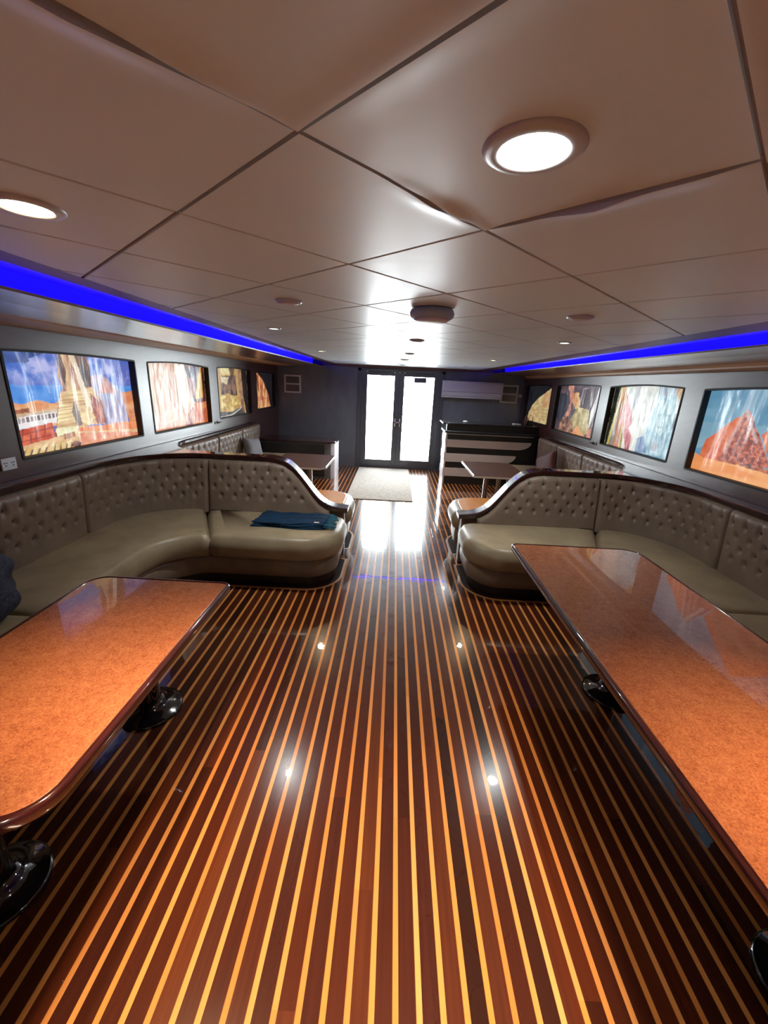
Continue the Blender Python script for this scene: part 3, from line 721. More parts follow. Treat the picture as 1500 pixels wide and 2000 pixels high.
def backrest(parent, fx, fy, yend, splits, fine=True):
    P, S_, L = resample(back_curve(yend), .0125 if fine else .02)
    n = len(P); T = np.gradient(P, axis=0); T /= np.linalg.norm(T, axis=1)[:, None]
    N = np.stack([T[:, 1], -T[:, 0]], 1)           # towards the seat
    cuts = [0]+splits+[L]
    zs0 = .44; NV = 40 if fine else 22
    for c in range(len(cuts)-1):
        s0, s1 = cuts[c], cuts[c+1]; ii = [i for i in range(n) if s0-1e-6 <= S_[i] <= s1+1e-6]
        if len(ii) < 3: continue
        V = []; Fs = []; B = MB()
        cols = max(2, round((s1-s0)/.128)); wcol = (s1-s0)/cols
        pts = []
        for r_, z in enumerate((.885, .80, .715, .63)):
            off = .5 if r_ % 2 == 0 else 0
            for q in range(cols+1):
                s = s0+(q+off)*wcol
                if s0+.05 < s < s1-.05: pts.append((s, z))
        pa = np.array(pts)
        for i in ii:
            s = S_[i]; zt = min(.965, rail_z(P[i][0])-.045)
            for j in range(NV+1):
                v = j/NV; z = zs0+(zt-zs0)*v
                e = min(s-s0, s1-s)
                puff = .050+.016*(1-math.exp(-e/.02)) - .045*math.exp(-e/.006)
                puff *= 1
                puff -= .03*math.exp(-(zt-z)/.014)
                if len(pa):
                    d2 = ((pa[:, 0]-s)/.015)**2+((pa[:, 1]-z-.006)/.024)**2
                    puff -= .028*float(np.exp(-d2.min()))
                    # diamond pleats
                    a = (s-s0)/wcol; b = (z-.63)/.085
                    if .61 < z < .90:
                        q1 = abs(((a-.5+b/2) % 1)-.5); q2 = abs(((a-.5-b/2) % 1)-.5)
                        puff -= .002*(math.exp(-((.5-q1)/.06)**2)+math.exp(-((.5-q2)/.06)**2))
                    if z >= .885:
                        q = abs(((a-.5) % 1)); q = min(q, 1-q); puff -= .009*math.exp(-(q/.07)**2)
                lean = (z-.48)*.10
                d = puff-lean+.02 if P[i][1] > 3.5 else puff+.0+(z-.48)*.10
                k = max(0, min(1, (P[i][1]-2.9)/.9)); d = (puff+(z-.48)*.10)*(1-k)+(puff-(z-.48)*.12)*k
                V.append((fx(P[i][0]+N[i][0]*d), fy(P[i][1]+N[i][1]*d), z))
        m_ = len(ii)
        for a in range(m_-1):
            for b in range(NV): Fs.append((a*(NV+1)+b, (a+1)*(NV+1)+b, (a+1)*(NV+1)+b+1, a*(NV+1)+b+1))
        # back skin
        off = len(V)
        for i in ii:
            zt = min(.965, rail_z(P[i][0])-.045)
            for z in (zs0, zt): V.append((fx(P[i][0]-N[i][0]*.015), fy(P[i][1]-N[i][1]*.015), z))
        for a in range(m_-1):
            Fs.append((off+2*a, off+2*a+2, off+2*a+3, off+2*a+1))
            Fs.append((a*(NV+1)+NV, (a+1)*(NV+1)+NV, off+2*a+3, off+2*a+1)); Fs.append((a*(NV+1), (a+1)*(NV+1), off+2*a+2, off+2*a))
        for a, o2 in ((0, off), (m_-1, off+2*(m_-1))):
            Fs.append(tuple(a*(NV+1)+b for b in range(NV+1))+(o2+1, o2))
        B.add(V, Fs, 0)
        # covered buttons
        for (s, z) in pts:
            i = int(np.argmin(abs(S_-s))); zt = min(.965, rail_z(P[i][0])-.045)
            if z > zt-.03: continue
            k = max(0, min(1, (P[i][1]-2.9)/.9)); pf = .050+.016-.026+.002
            d = (pf+(z-.48)*.10)*(1-k)+(pf-(z-.48)*.12)*k
            c3 = Vector((fx(P[i][0]+N[i][0]*d), fy(P[i][1]+N[i][1]*d), z))
            c4 = Vector((fx(P[i][0]+N[i][0]*(d+.01)), fy(P[i][1]+N[i][1]*(d+.01)), z)); nn = (c4-c3).normalized()
            q = nn.to_track_quat('Z', 'Y'); VV = []; r = .0105
            for (rr, h) in ((1, -.004), (.95, .002), (.6, .005), (.0, .006)):
                for t_ in range(8): VV.append(c3+q @ Vector((r*rr*math.cos(t_*math.pi/4), r*rr*math.sin(t_*math.pi/4), h)))
            B.add(VV, [(a*8+b, a*8+(b+1) % 8, (a+1)*8+(b+1) % 8, (a+1)*8+b) for a in range(3) for b in range(8)], 1)
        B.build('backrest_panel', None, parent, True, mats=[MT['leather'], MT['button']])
def cushion(name, P, z0, z1, m, parent, r=.07, bulge=.0, seamr=.012):
    prof = [(.03, z0), (.006, z0+.012), (-bulge*.6, z0+(z1-z0)*.25), (-bulge, z0+(z1-z0)*.5), (-bulge*.5, z1-r*.8), (.008, z1-r*.45), (r*.25, z1-r*.2), (r*.55, z1-r*.06), (r, z1), (r+.03, z1+.003)]
    V, Fs = rings(P, prof)
    return meshobj(name, V, Fs, m, parent, True)
def densify(P, step=.05):
    out = []
    for i in range(len(P)):
        a, b = P[i], P[(i+1) % len(P)]; n = max(1, int(math.hypot(b[0]-a[0], b[1]-a[1])/step))
        out += [(a[0]+(b[0]-a[0])*t/n, a[1]+(b[1]-a[1])*t/n) for t in range(n)]
    return out
def bench(name, label, side, far, ywall, cushions_y, fine=True):
    fx = (lambda x: x if x > -1.85 else x+(-1.85-x)*.055) if (side < 0 and far) else ID if side < 0 else fR; fy = FARY if far else ID
    T = lambda P: [(fx(x), fy(y)) for x, y in P]
    t = thing(name, label, 'bench sofa')
    zt = .475
    EX = -.42
    # aisle end cushion
    seam0, seam1 = (-1.84, 3.93), (-1.485, 3.158)
    endP = [seam0]+[seam1]+[(-1.3, 3.15), (-1.0, 3.15)]+arc(-.74, 3.47, .32, .32, 270, 360, 10)+[(-.42, 3.65)]+arc(-.56, 3.74, .14, .14, 0, 90, 6)
    ec = cushion('seat_cushion', T(densify(endP, .08)), .27, zt, MT['leather_s'], t, .075, .02)
    if far:  # thin top layer carries the sunlit orange of the seat as colour
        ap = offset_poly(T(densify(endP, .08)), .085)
        V, Fs = rings(ap, [(0, zt-.004), (0, zt+.006), (.006, zt+.010)]); meshobj('sunlit_seat_top', V, Fs, MT['amber'], t)['label'] = 'orange sunlit seat top, painted on the aisle end'
    # corner cushion
    by = lambda a: (-1.85+.63*math.cos(math.radians(a)), 3.28+.63*math.sin(math.radians(a)))
    ycs = cushions_y[0]
    cP = [by(a) for a in np.linspace(92, 180, 12)]+[(-2.47, ycs), (-1.84, ycs)]+[(-1.84+.0, 2.75)]+[(-1.46-.38*math.cos(math.radians(a)), 2.78+.38*math.sin(math.radians(a))) for a in np.linspace(5, 84, 9)]
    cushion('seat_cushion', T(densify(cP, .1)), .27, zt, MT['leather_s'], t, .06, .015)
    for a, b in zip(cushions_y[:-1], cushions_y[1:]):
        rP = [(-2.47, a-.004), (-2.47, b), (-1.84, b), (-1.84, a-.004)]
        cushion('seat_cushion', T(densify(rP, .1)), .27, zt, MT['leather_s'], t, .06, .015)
    yl = cushions_y[-1]
    base = [(-2.47, yl)]+[(-2.47, 3.28)]+[by(a) for a in np.linspace(175, 92, 10)]+[(-.60, 3.88), (-.45, 3.84)]+arc(-.74, 3.50, .29, .29, 0, -90, 10)+[(-1.3, 3.21), (-1.46, 3.21)]+[(-1.46-.40*math.cos(math.radians(a)), 2.78+.43*math.sin(math.radians(a))) for a in np.linspace(88, 5, 9)]+[(-1.86, 2.7), (-1.86, yl)]
    bp = T(densify(base, .1))
    V, Fs = rings(bp, [(.03, .085), (.012, .10), (.0, .17), (.005, .25), (.02, .275)])
    meshobj('base_skirt', V, Fs, MT['skirt'], t, True)
    V, Fs = rings(bp, [(.03, 0), (.03, .09)]); meshobj('plinth', V, Fs, MT['plinth'], t)
    backrest(t, fx, fy, yl, SPL[(side, far)], fine)
    return t, bp
SPL = {}
# split positions measured along the back curve
def splits_for(yend, ys, xs):
    L = 0; P = back_curve(yend); out = []
    Q, S_, L = resample(P, .0125)
    for y in ys: out.append(float(S_[int(np.argmin(abs(Q[:, 0]+2.49)*3+abs(Q[:, 1]-y)))]))
    for x in xs: out.append(float(S_[int(np.argmin(abs(Q[:, 1]-3.90)*3+abs(Q[:, 0]-x)))]))
    return sorted(out)
YN = -.3
SPL[(-1, False)] = splits_for(YN, (.95, 1.9, 3.05), (-1.80,))
SPL[(1, False)] = splits_for(YN, (.95, 1.9, 3.0), (-1.80,))
SPL[(-1, True)] = splits_for(.72, (1.6, 2.5), (-1.8,)); SPL[(1, True)] = splits_for(.72, (1.6, 2.5), (-1.8,))
b1, bp1 = bench('corner_bench', 'long beige tufted leather corner bench with blue scarf, left side near the camera', -1, False, YN, [1.9, .6, YN])
b2, bp2 = bench('corner_bench', 'long beige tufted leather corner bench behind the nearer right-hand speckled table', 1, False, YN, [2.35, .9, YN])
b3, bp3 = bench('corner_bench', 'beige tufted corner bench with a grey cushion, far left behind the wooden rail', -1, True, .72, [2.5, 1.6, .72], False)
b4, bp4 = bench('corner_bench', 'beige tufted corner bench with a maroon cushion, far right in front of the bar', 1, True, .72, [2.5, 1.6, .72], False)
# floor inlay lines around the benches
for k, bp in enumerate((bp1, bp2, bp3, bp4)):
    A_ = offset_poly(bp, -.018); B_ = offset_poly(bp, -.042); n = len(bp)
    V = [(x, y, .0) for x, y in A_]+[(x, y, .002) for x, y in A_]+[(x, y, .002) for x, y in B_]+[(x, y, 0) for x, y in B_]
    fs = [(q*n+i, q*n+(i+1) % n, (q+1)*n+(i+1) % n, (q+1)*n+i) for q in range(3) for i in range(n)]
    struct(meshobj('trim_%d' % (11+k), V, fs, MT['inlay']))
    A_ = offset_poly(bp, .045); B_ = offset_poly(bp, -.018)
    V = [(x, y, z) for Q, z in ((A_, .0), (A_, .0016), (B_, .0016), (B_, 0)) for x, y in Q]
    struct(meshobj('trim_%d' % (21+k), V, fs, MT['border']))
# shared polished rail between near and far benches
def rail(side, label):
    fx = ID if side < 0 else fR; WF = WL if side < 0 else WR
    t = thing('partition_rail', label, 'rail')
    tr = lambda x, y: (fx(x), y)
    fr = [(-2.435, YN), (-2.435, 1.5), (-2.435, 3.22)]+[(-1.84+.595*math.cos(math.radians(a)), 3.25+.695*math.sin(math.radians(a))) for a in np.linspace(178, 92, 14)]+[(-1.6, 3.945), (-1.25, 3.945)]
    bk = [(x, 8.03-y) for x, y in fr[::-1]]; bk[-1] = (-2.435, 7.3); bk[-2] = (-2.435, 6.3)
    P = [tr(*p) for p in fr+bk]
    P = P+[(WF(7.3)+.002*side*-1, 7.3), (WF(4)+.002*-side, 4), (WF(YN)+.002*-side, YN)]
    V, Fs = rings(P, [(.012, .965), (.0, .975), (.0, 1.0), (.008, 1.01), (.014, 1.012)])
    meshobj('rail_cap', V, Fs, MT['mahog_gloss'], t)
    # descending end, a swept ribbon
    prof = RAILP; V = []; Fs = []
    yA, yB = 3.935, 4.095
    sec = [(yA, -.045), (yA, -.008), (yA+.012, 0), (yB-.012, 0), (yB, -.008), (yB, -.045)]
    pts = []
    for k in range(len(prof)-1):
        for q in range(4):
            a = q/4; pts.append((prof[k][0]+(prof[k+1][0]-prof[k][0])*a, prof[k][1]+(prof[k+1][1]-prof[k][1])*a))
    pts.append(prof[-1])
    # smooth
    for _ in range(3): pts = [pts[0]]+[((pts[i-1][0]+pts[i][0]*2+pts[i+1][0])/4, (pts[i-1][1]+pts[i][1]*2+pts[i+1][1])/4) for i in range(1, len(pts)-1)]+[pts[-1]]
    for k, (x, z) in enumerate(pts):
        a = pts[max(k-1, 0)]; b = pts[min(k+1, len(pts)-1)]; d = Vector((b[0]-a[0], b[1]-a[1])).normalized(); nx, nz = -d.y, d.x
        for (y, h) in sec: V.append((fx(x-(nx)*-h if False else x+nx*h), y, z+.002+nz*h))
    ns = len(sec)
    for k in range(len(pts)-1):
        for j in range(ns): Fs.append((k*ns+j, k*ns+(j+1) % ns, (k+1)*ns+(j+1) % ns, (k+1)*ns+j))
    Fs.append(tuple(range(ns))[::-1]); Fs.append(tuple((len(pts)-1)*ns+j for j in range(ns)))
    meshobj('rail_slope', V, Fs, MT['mahog_gloss'], t, False)
    # core panel under the rail
    xs = [-2.40, -1.30]+[p[0] for p in RAILP[1:-1]]+[-.46]
    V = []; Fs = []
    for x in xs:
        z = rail_z(x)-.046
        for y in (3.965, 4.065): V += [(fx(x), y, 0.0), (fx(x), y, z)]
    for k in range(len(xs)-1):
        a, b = 4*k, 4*k+4
        Fs += [(a, b, b+1, a+1), (a+2, a+3, b+3, b+2), (a+1, b+1, b+3, a+3)]
    Fs.append((0, 1, 3, 2)); e = 4*(len(xs)-1); Fs.append((e, e+2, e+3, e+1))
    meshobj('core_panel', V, Fs, MT['skirt'], t)
    return t
rail(-1, 'polished dark wood rail swooping down between the two left-hand benches')
rail(1, 'polished dark wood rail swooping down between the two right-hand benches')

# ------------------------------------------------------------------ tables
def big_table(label, x0, x1, y0, y1, rs, peds):
    t = thing('dining_table', label, 'table', (0, 0, 0))
    P = rrect(x0, x1, y0, y1, rs, 10)
    V, Fs = rings(offset_poly(P, .022), [(0, .70), (0, .7205), (.001, .7208)]); meshobj('tabletop', V, Fs, MT['granite'], t)
    # rounded edge band: ring around the top
    prof = [(.022, .7195), (.020, .7225), (.010, .7235), (.002, .719), (0, .708), (.001, .690), (.008, .678), (.025, .675), (.06, .675)]
    V, Fs = rings(P, prof, top=False, bottom=False); 
    o = meshobj('edge_band', V, Fs, MT['edge'], t, True)
    V, Fs = rings(offset_poly(P, .05), [(0, .675), (0, .699)]); meshobj('underside', V, Fs, MT['plinth'], t)
    for (x, y) in peds:
        mb = MB(); mb.lathe([(.060, .03), (.058, .06), (.050, .12), (.046, .3), (.046, .55), (.052, .62), (.085, .665), (.10, .675)], (x, y, 0), 36)
        c = mb.build('pedestal', MT['black'], t, True)
        mb = MB(); mb.lathe([(.150, 0), (.156, .006), (.154, .014), (.146, .018), (.13, .022), (.10, .034), (.075, .055), (.062, .08)], (x, y, 0), 48)
        mb.build('base_disc', MT['black'], c, True)
    return t
big_table('speckled orange table with dark red edge on black pedestals, left of the aisle', -1.53, -.80, .66, 1.91, (.05, .13, .05, .10), [(-1.30, .93), (-1.24, 1.77)])
def table_right():
    t = big_table('speckled orange table with dark red edge on black pedestals, right of the aisle', .86, 1.74, .2, 2.70, (.12, .05, .12, .05), [(1.40, .80), (1.41, 2.10)])
    return t
table_right()
# far tables
def far_table(label, x0, x1, y0, y1, ch, legs):
    t = thing('cafe_table', label, 'table')
    P = [(x0, y0+.02), (x0+.02, y0), (x1-ch, y0), (x1, y0+ch), (x1, y1-ch), (x1-ch, y1), (x0+.02, y1), (x0, y1-.02)]
    V, Fs = rings(P, [(.004, .69), (0, .694), (0, .716), (.004, .72)]); meshobj('tabletop', V, Fs, MT['ftable'], t)
    V, Fs = rings(offset_poly(P, -.004), [(0, .693), (0, .717)], top=False, bottom=False); meshobj('metal_edging', V, Fs, MT['silver'], t)
    for (x, y) in legs:
        mb = MB(); mb.lathe([(.032, .02), (.032, .67), (.07, .675), (.07, .69)], (x, y, 0), 24); c = mb.build('leg', MT['chrome'], t, True)
        mb = MB(); mb.lathe([(.17, 0), (.17, .012), (.05, .022), (.034, .04)], (x, y, 0), 32); mb.build('foot_plate', MT['chrome'], c, True)
far_table('brown table on a chrome leg, far left behind the wooden rail', -1.55, -.82, 4.95, 5.9, .07, [(-1.08, 5.3)])
far_table('brown table on two chrome legs, far right in front of the striped bar', 1.02, 1.72, 4.95, 5.95, .06, [(1.22, 5.15), (1.50, 5.60)])

# ------------------------------------------------------------------ bar and left counter
t = thing('bar_counter', 'striped black and pale bar counter with curved cut at its right end', 'bar counter')
mb = MB(); BX0, BX1, BY0, BY1 = .99, WR(8)-.02, 7.56, 8.05
mb.box(BX0, BX1, BY0, BY1, 0, .95); mb.build('body', MT['barblack'], t)
mb = MB(); mb.box(BX0-.06, BX1, BY0-.05, BY1+.06, .95, .985); mb.box(BX0-.10, BX1, BY0+.02, BY1+.06, 1.10, 1.125); mb.box(BX0-.02, BX1, BY0+.05, BY0+.12, .985, 1.10)
mb.build('countertop', MT['barblack'], t, bevel=.006)
for (z0, z1, xa, xb, cut) in ((.69, .83, BX0, 2.53, 1), (.42, .575, BX0, 2.28, 1), (.15, .305, BX0, 2.28, 0)):
    pts = [(BX0+.001, z0), (xb-.25, z0)]+([(xb-.25+.25*math.sin(a), z1-(z1-z0)*math.cos(a)) for a in np.linspace(.15, math.pi/2, 7)] if cut else [(xb, z0), (xb, z1)])+[(BX0+.001, z1)]
    n = len(pts); V = [(x, BY0-.012, z) for x, z in pts]+[(x, BY0-.0005, z) for x, z in pts]
    meshobj('pale_board', V, [tuple(range(n)), tuple(range(2*n-1, n-1, -1))]+[(i, (i+1) % n, n+(i+1) % n, n+i) for i in range(n)], MT['barwhite'], t)
mb = MB()
wz = [0, .15, .3, .45, .6, .75, .9, .95]
for a in range(len(wz)-1): mb.box(BX0-.028-.008*(a % 2), BX0-.001, BY0-.014, BY1, wz[a]+.002, wz[a+1]-.002)
mb.build('end_panel', MT['barwhite'], t)
mb = MB(); mb.box(BX0-.03, BX1-.06, BY0-.02, BY0-.001, .925, .937); mb.build('metal_strip', MT['silver'], t)
# dispenser and bottle on the bar
t = thing('sauce_bottle', 'reddish bottle with a pump on the right end of the bar', 'bottle', (2.44, 7.78, 1.125))
mb = MB(); mb.lathe([(.03, 0), (.033, .01), (.033, .12), (.022, .16), (.010, .175), (.010, .20)], n=20); mb.build('body', MT['bottle'], t, True)
mb = MB(); mb.lathe([(.013, .20), (.013, .225), (.006, .23), (.006, .26)], n=16); mb.tube([(0,0,.255), (-.04,0,.25), (-.045,0,.235)], .005); mb.build('pump', MT['blackmat'], t, True)
t = thing('wire_caddy', 'small dark wire caddy beside the bottle on the bar', 'caddy', (2.53, 7.80, 1.125))
mb = MB(); mb.box(-.045, .045, -.04, .04, 0, .085); mb.build('body', MT['blackmat'], t, bevel=.01)
mb = MB(); mb.tube([(-.04,0,.08), (-.035,0,.17), (0,0,.19), (.035,0,.17), (.04,0,.08)], .005); mb.build('handle', MT['chrome'], t, True)
mb = MB(); mb.lathe([(.03, 0), (.042, .006), (.045, .02), (.03, .03), (.01, .032)], (1.33, 7.80, 1.125), 24)
tag(mb.build('ashtray', MT['white'], smooth=True), 'small white dish lying on the bar top near its left end', 'dish')
mb = MB(); mb.box(-.07, .07, -.05, .05, 0, .02); o = mb.build('folded_cloth', MT['white'], bevel=.006); o.location = (2.28, 7.80, 1.125)
tag(o, 'folded white napkin on the bar top left of the bottle', 'napkin')

t = thing('low_cabinet', 'dark low cabinet with a rounded corner and painted door reflection against the far left wall', 'cabinet')
P = [(WL(7.7)+.02, 7.42), (-1.20, 7.42)]+arc(-1.20, 7.57, .15, .15, 270, 360, 10)+[(-1.05, 8.05), (WL(8)+.02, 8.05)]
V, Fs = rings(P, [(.02, .0), (.02, .655)]); meshobj('carcass', V, Fs, MT['darkwall'], t)
V, Fs = rings(P, [(0, .655), (-.006, .66), (-.006, .685), (0, .69)]); meshobj('cabinet_top', V, Fs, MT['mahog_gloss'], t)
P2 = arc(-1.20, 7.57, .132, .132, 300, 360, 10)+[(-1.068, 8.03), (-1.060, 8.03)]+arc(-1.20, 7.57, .140, .140, 360, 300, 10)  # pale strip paints the door's reflection on the cabinet end
V, Fs = rings(P2, [(0, .0), (0, .655)]); meshobj('door_reflection_strip', V, Fs, MT['cream'], t)
mb = MB(); mb.box(-2.40, -1.24, 7.405, 7.418, .05, .63); mb.build('front_panel', MT['barblack'], t, bevel=.003)

# ------------------------------------------------------------------ things on the far wall
t = thing('air_conditioner', 'long pale wall air conditioner right of the glass doors', 'air conditioner', (1.55, YB, 1.70))
prof = [(0, -.165), (-.10, -.165), (-.17, -.12), (-.20, -.04), (-.20, .12), (-.185, .155), (-.15, .165), (0, .165)]
V = [(x, y, z) for x in (-.60, .60) for y, z in prof]; n = len(prof)
meshobj('housing', V, [tuple(range(n)), tuple(range(2*n-1, n-1, -1))]+[(i, (i+1) % n, n+(i+1) % n, n+i) for i in range(n)], MT['cream'], t)
mb = MB(); mb.box(-.56, .56, -.185, -.12, -.155, -.135); mb.build('air_flap', MT['white'], t)
mb = MB(); mb.box(-.6, .6, -.2035, -.199, -.045, -.040); mb.build('panel_line', MT['blackmat'], t)
def vent(x, z, label):
    t = thing('wall_vent', label, 'vent', (x, YB, z)); w_, h_ = .175, .18
    mb = MB(); mb.box(-w_, w_, -.03, 0, -h_, -h_+.035); mb.box(-w_, w_, -.03, 0, h_-.035, h_); mb.box(-w_, -w_+.035, -.03, 0, -h_+.035, h_-.035); mb.box(w_-.035, w_, -.03, 0, -h_+.035, h_-.035); mb.box(-w_+.035, w_-.035, -.028, 0, -.015, .015)
    mb.build('frame', MT['cream'], t, bevel=.003)
    mb = MB(); mb.box(-w_+.035, w_-.035, -.006, -.001, -h_+.035, h_-.035)
    for k in range(9):
        z_ = -h_+.05+k*.033
        if abs(z_) > .02: mb.box(-w_+.035, w_-.035, -.02, -.006, z_-.002, z_+.002)
    mb.build('grille', MT['doorframe'], t)
vent(-2.13, 1.655, 'square pale vent with two dark openings, left end of the far wall')
vent(2.335, 1.655, 'square pale vent beside the air conditioner')
mb = MB(); mb.box(2.53, 2.60, YB-.03, YB, 1.60, 1.66); tag(mb.build('thermostat', MT['cream'], bevel=.004), 'tiny pale control box in the far right corner', 'switch')

# socket on left wall near the camera
t = thing('power_socket', 'small pale double socket at the left edge below the near window', 'socket', (WL(2.62), 2.62, 1.125))
mb = MB(); mb.box(0, .012, -.055, .055, -.04, .04); mb.build('plate', MT['plug'], t, bevel=.004)
for y in (-.027, .027):
    mb = MB()
    for (dy, dz) in ((-.008, .008), (.008, .008), (0, -.010)): mb.box(.0115, .0135, y+dy-.003, y+dy+.003, dz-.004, dz+.004)
    mb.build('outlet', MT['blackmat'], t)
for (x, y, lab, s) in ((WL(5.8), 5.80, 'small chrome window catch between the left windows', 1), (WR(5.54), 5.54, 'small chrome window catch between the right windows', -1)):
    t = thing('window_catch', lab, 'latch', (x, y, 1.115))
    mb = MB(); mb.box(min(0, s*.012), max(0, s*.012), -.04, .05, -.02, .02); mb.build('plate', MT['chrome'], t, bevel=.003)
    mb = MB(); mb.tube([(s*.012, .02, .0), (s*.035, .02, .0), (s*.04, .07, .005)], .007); mb.build('lever', MT['blackmat'], t, True)

# ------------------------------------------------------------------ lights in the ceiling
def downlight(x, y, kind, label, R=.075, cut=0):
    t = thing('downlight', label, 'ceiling light', (x, y, ZC), 'ceiling downlights')
    mb = MB(); mb.lathe([(R*.66, .012), (R*.66, -.004), (R*.72, -.007), (R*.90, -.006), (R, -.001), (R, .0)], n=48)
    # open ring: remove caps
    mb.f = mb.f[:-2]; mb.m = mb.m[:-2]
    mb.build('ring', MT['ringmat'], t, True)
    lit = kind != 'off'
    mb = MB(); mb.lathe([(R*.655, -.001), (R*.60, -.003), (.001, -.0035)], n=40)
    mb.build('lens', MT[{'white':'lampw','warm':'lampy','cool':'lampc','off':'ringmat'}[kind]], t, True)
    if lit:
        col = {'white':(1,.86,.70),'warm':(1,.70,.40),'cool':(.95,1,.95)}[kind]; pw = {'white':2.5,'warm':5.4,'cool':9}[kind]; sp_ = {'white':54,'warm':66,'cool':150}[kind]; pw *= 1 if R > .06 or kind != 'warm' else .9
        if R < .06: sp_ = 150
        area('downlight_beam', (0, 0, -.012), (0, 0, -1), R*1.1, R*1.1, pw, col, t, 'DISK', sp_)
downlight(.185, .74, 'white', 'bright white downlight, largest in the near ceiling')
downlight(-.845, 1.05, 'warm', 'bright warm downlight at the left edge of the near ceiling')
downlight(-.89, 3.15, 'cool', 'small lit downlight in the left row beyond the unlit speaker ring', .05)
downlight(1.20, 3.21, 'cool', 'small lit downlight in the right row near the blue strip', .05)
downlight(-.92, 5.25, 'warm', 'tiny warm downlight, second last in the left row', .05)
downlight(1.20, 5.46, 'warm', 'tiny warm downlight, second last in the right row', .05)
downlight(-.92, 7.15, 'cool', 'tiniest downlight at the far end of the left row', .04)
downlight(1.16, 7.36, 'cool', 'tiniest downlight at the far end of the right row', .04)
downlight(1.22, .75, 'warm', 'warm downlight over the right table', .075)
def flush(x, y, R, label, name='ceiling_speaker', cat='speaker'):
    t = thing(name, label, cat, (x, y, ZC))
    mb = MB(); mb.lathe([(R*1.1, 0), (R*1.1, -.004), (R, -.010), (R*.86, -.010)], n=40); mb.build('ring', MT['ringmat'], t, True)
    mb = MB(); mb.lathe([(R*.84, -.0095), (R*.80, -.013), (R*.4, -.016), (.001, -.017)], n=40); mb.build('cover', MT['cream'], t, True)
flush(-.51, 2.06, .055, 'small unlit round ceiling fitting in the left half of the ceiling')
flush(.85, 2.13, .055, 'small unlit round ceiling fitting in the right half of the ceiling')
flush(.15, 3.51, .055, 'small unlit round fitting on the ceiling centreline past the dome')
flush(.14, 5.0, .05, 'small unlit round fitting, middle of the three far along the centreline')
flush(.11, 6.25, .06, 'unlit round fitting near the far end of the ceiling centreline')
t = thing('ceiling_dome', 'round grey dome with dark sides in the middle of the ceiling', 'dome fitting', (.152, 2.10, ZC))
mb = MB(); mb.lathe([(.085, 0), (.098, -.006), (.104, -.02), (.100, -.036), (.088, -.045)], n=48); mb.build('body', mat('dome_grey', (.36,.46,.52), .5), t, True)
mb = MB(); mb.lathe([(.086, -.044), (.074, -.054), (.05, -.060), (.001, -.062)], n=48); mb.build('cover', MT['cream'], t, True)
flush(.12, 7.95, .07, 'dark round fitting closest to the glass doors on the ceiling', 'ceiling_speaker')

# ------------------------------------------------------------------ soft things
# door mat
P = rrect(-.70, .36, 6.15, 8.66, (.01,.01,.01,.01), 3)
V, Fs = rings(P, [(0, .0005), (0, .010), (.006, .013)]); tag(meshobj('door_mat', V, Fs, MT['matrug']), 'beige grey woven mat on the striped floor in front of the glass doors', 'mat')
# folded scarf
t = thing('scarf', 'folded navy blue scarf with teal fringe on the left bench seat', 'scarf', (-.86, 3.60, .48))
def cloth_sheet(nx, ny, fx_, thick):
    V = []; Fs = []
    for s_ in (1, 0):
        for i in range(nx+1):
            for j in range(ny+1): V.append(fx_(i/nx, j/ny, s_))
    o2 = (nx+1)*(ny+1)
    for i in range(nx):
        for j in range(ny):
            a = i*(ny+1)+j; Fs += [(a, a+ny+1, a+ny+2, a+1), (o2+a, o2+a+1, o2+a+ny+2, o2+a+ny+1)]
    per = [i*(ny+1) for i in range(nx+1)]+[nx*(ny+1)+j for j in range(1, ny+1)]+[i*(ny+1)+ny for i in range(nx-1, -1, -1)]+[j for j in range(ny-1, 0, -1)]
    for k in range(len(per)): a, b = per[k], per[(k+1) % len(per)]; Fs.append((a, b, o2+b, o2+a))
    return V, Fs
def sf(layer, z0, h, ins, sk):
    def f(u, v, s_):
        x = -.36+.66*u+ins*(1-2*u)+sk*(v-.5)*.06; y = -.20+.36*v+ins*(1-2*v)+.012*math.sin(u*7+layer)
        e = min(u, 1-u, v, 1-v); rr = min(1, e/.06)
        z = z0+h*(.35+.65*math.sqrt(rr))+.004*math.sin(u*17+v*5+layer)+.003*math.sin(v*23+layer) if s_ else z0
        return (x, y, z)
    return f
for k, (z0, h, ins) in enumerate(((0.0, .018, 0), (.017, .016, .006), (.033, .016, .012))):
    V, Fs = cloth_sheet(40, 20, sf(k, z0, h, ins, (-1)**k*.5), 0); meshobj('fold', V, Fs, MT['scarf'], t, True)
mb = MB(); random.seed(5)
for k in range(26):
    y = -.19+.345*k/25; x0 = .29; L_ = random.uniform(.06, .10); dy = random.uniform(-.03, .02)
    zz = .035 if k % 2 else .022
    mb.tube([(x0-.01, y, zz), (x0+L_*.4, y+dy*.4, zz-.004), (x0+L_, y+dy, max(.006, zz-.022))], .0045, 5)
mb.build('fringe', MT['fringe'], t, True)
mb = MB(); mb.box(.19, .235, -.16, -.135, .0495, .0525); mb.build('care_tag', MT['white'], t)
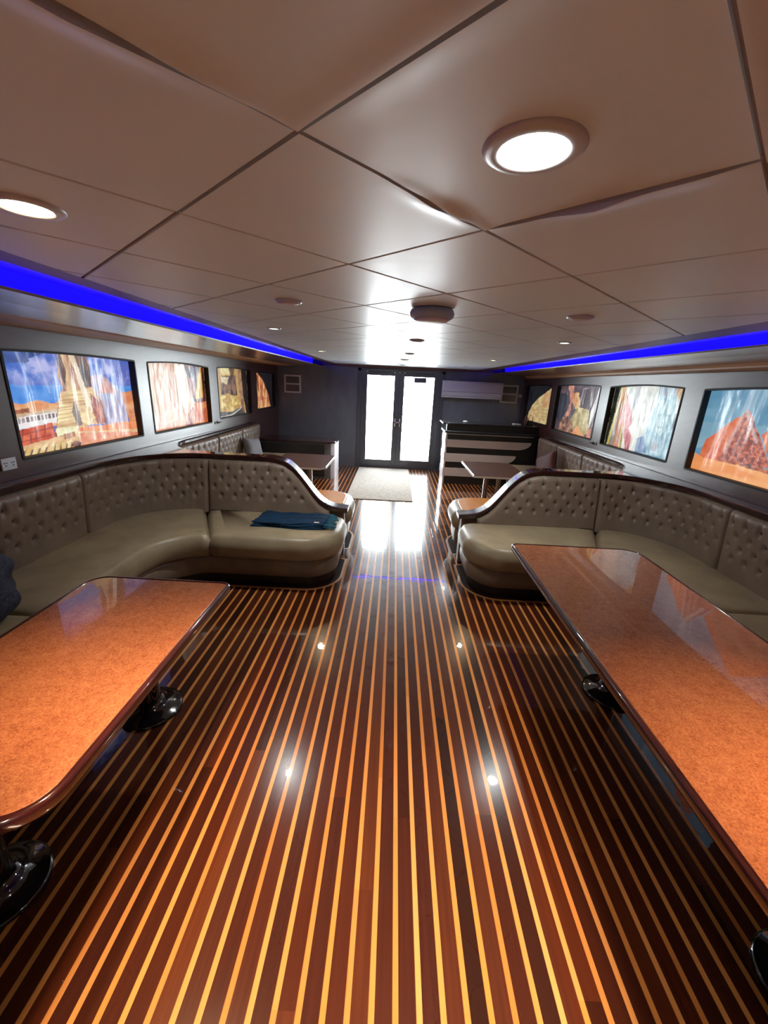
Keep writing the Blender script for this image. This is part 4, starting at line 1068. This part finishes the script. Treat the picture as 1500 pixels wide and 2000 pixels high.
# pillows
def pillow(name, label, loc, rot, size, m):
    t = bpy.data.objects.new
    V = []; Fs = []; n = 24; W, H_, D = size
    for s_ in (1, -1):
        for i in range(n+1):
            for j in range(n+1):
                u = i/n*2-1; v = j/n*2-1
                pu = u*(1-.10*(1-abs(v))**1.0*abs(u)**3); pv = v*(1-.10*(1-abs(u))*abs(v)**3)
                d = D/2*((1-u**4)*(1-v**4))**.5
                V.append((pu*W/2, s_*(d+.003), pv*H_/2))
    o2 = (n+1)**2
    for i in range(n):
        for j in range(n):
            a = i*(n+1)+j; Fs += [(a, a+1, a+n+2, a+n+1), (o2+a, o2+a+n+1, o2+a+n+2, o2+a+1)]
    per = [i*(n+1) for i in range(n+1)]+[n*(n+1)+j for j in range(1, n+1)]+[i*(n+1)+n for i in range(n-1, -1, -1)]+[j for j in range(n-1, 0, -1)]
    for k in range(len(per)): a, b = per[k], per[(k+1) % len(per)]; Fs.append((a, b, o2+b, o2+a))
    o = meshobj(name, V, Fs, m, None, True); o.location = loc; o.rotation_euler = rot
    # piping
    mb = MB(); pts = [((V[a][0]), 0, V[a][2]) for a in per]; pts.append(pts[0]); mb.tube(pts, .005, 6); mb.build('piping', m, o, True)
    return tag(o, label, 'cushion')
pillow('throw_cushion', 'grey square cushion leaning on the far left bench', (-2.22, 6.45, .655), (math.radians(-20), math.radians(8), math.radians(70)), (.38, .36, .13), MT['greypillow'])
pillow('throw_cushion', 'maroon square cushion leaning on the far right bench', (2.36, 6.25, .665), (math.radians(-24), math.radians(-28), math.radians(-62)), (.40, .38, .13), MT['maroon'])
# denim bag on the left bench at picture edge
t = thing('denim_bag', 'dark blue denim bag slumped on the left bench at the picture edge', 'bag', (-2.15, 1.735, .478))
V = []; Fs = []; nu, nv = 48, 30
for j in range(nv+1):
    v = j/nv; ph = v*math.pi
    for i in range(nu):
        a = 2*math.pi*i/nu
        rx = .285*(math.sin(ph)**.55); z = .19-.19*math.cos(ph) if True else 0
        pinch = 1-.13*math.exp(-((v-.52)/.10)**2)
        lump = 1+.05*math.sin(3*a+v*6)+.03*math.sin(7*a+v*13)
        x = rx*.98*pinch*lump*math.copysign(abs(math.cos(a))**.8, math.cos(a)); y = rx*.92*pinch*lump*math.copysign(abs(math.sin(a))**.8, math.sin(a))
        V.append((x-.02*v, y, z))
for j in range(nv):
    for i in range(nu): Fs.append((j*nu+i, j*nu+(i+1) % nu, (j+1)*nu+(i+1) % nu, (j+1)*nu+i))
meshobj('body', V, Fs, MT['denim'], t, True)
mb = MB(); mb.tube([(-.10, -.1, .36), (-.12, -.12, .42), (-.05, -.02, .45), (.02, .08, .42), (.0, .09, .36)], .014, 8); mb.build('strap', MT['denim'], t, True)
mb = MB(); mb.tube([(-.14, 0, .374), (0, 0, .385), (.12, 0, .372)], .005, 6); mb.build('zip', MT['chrome'], t, True)
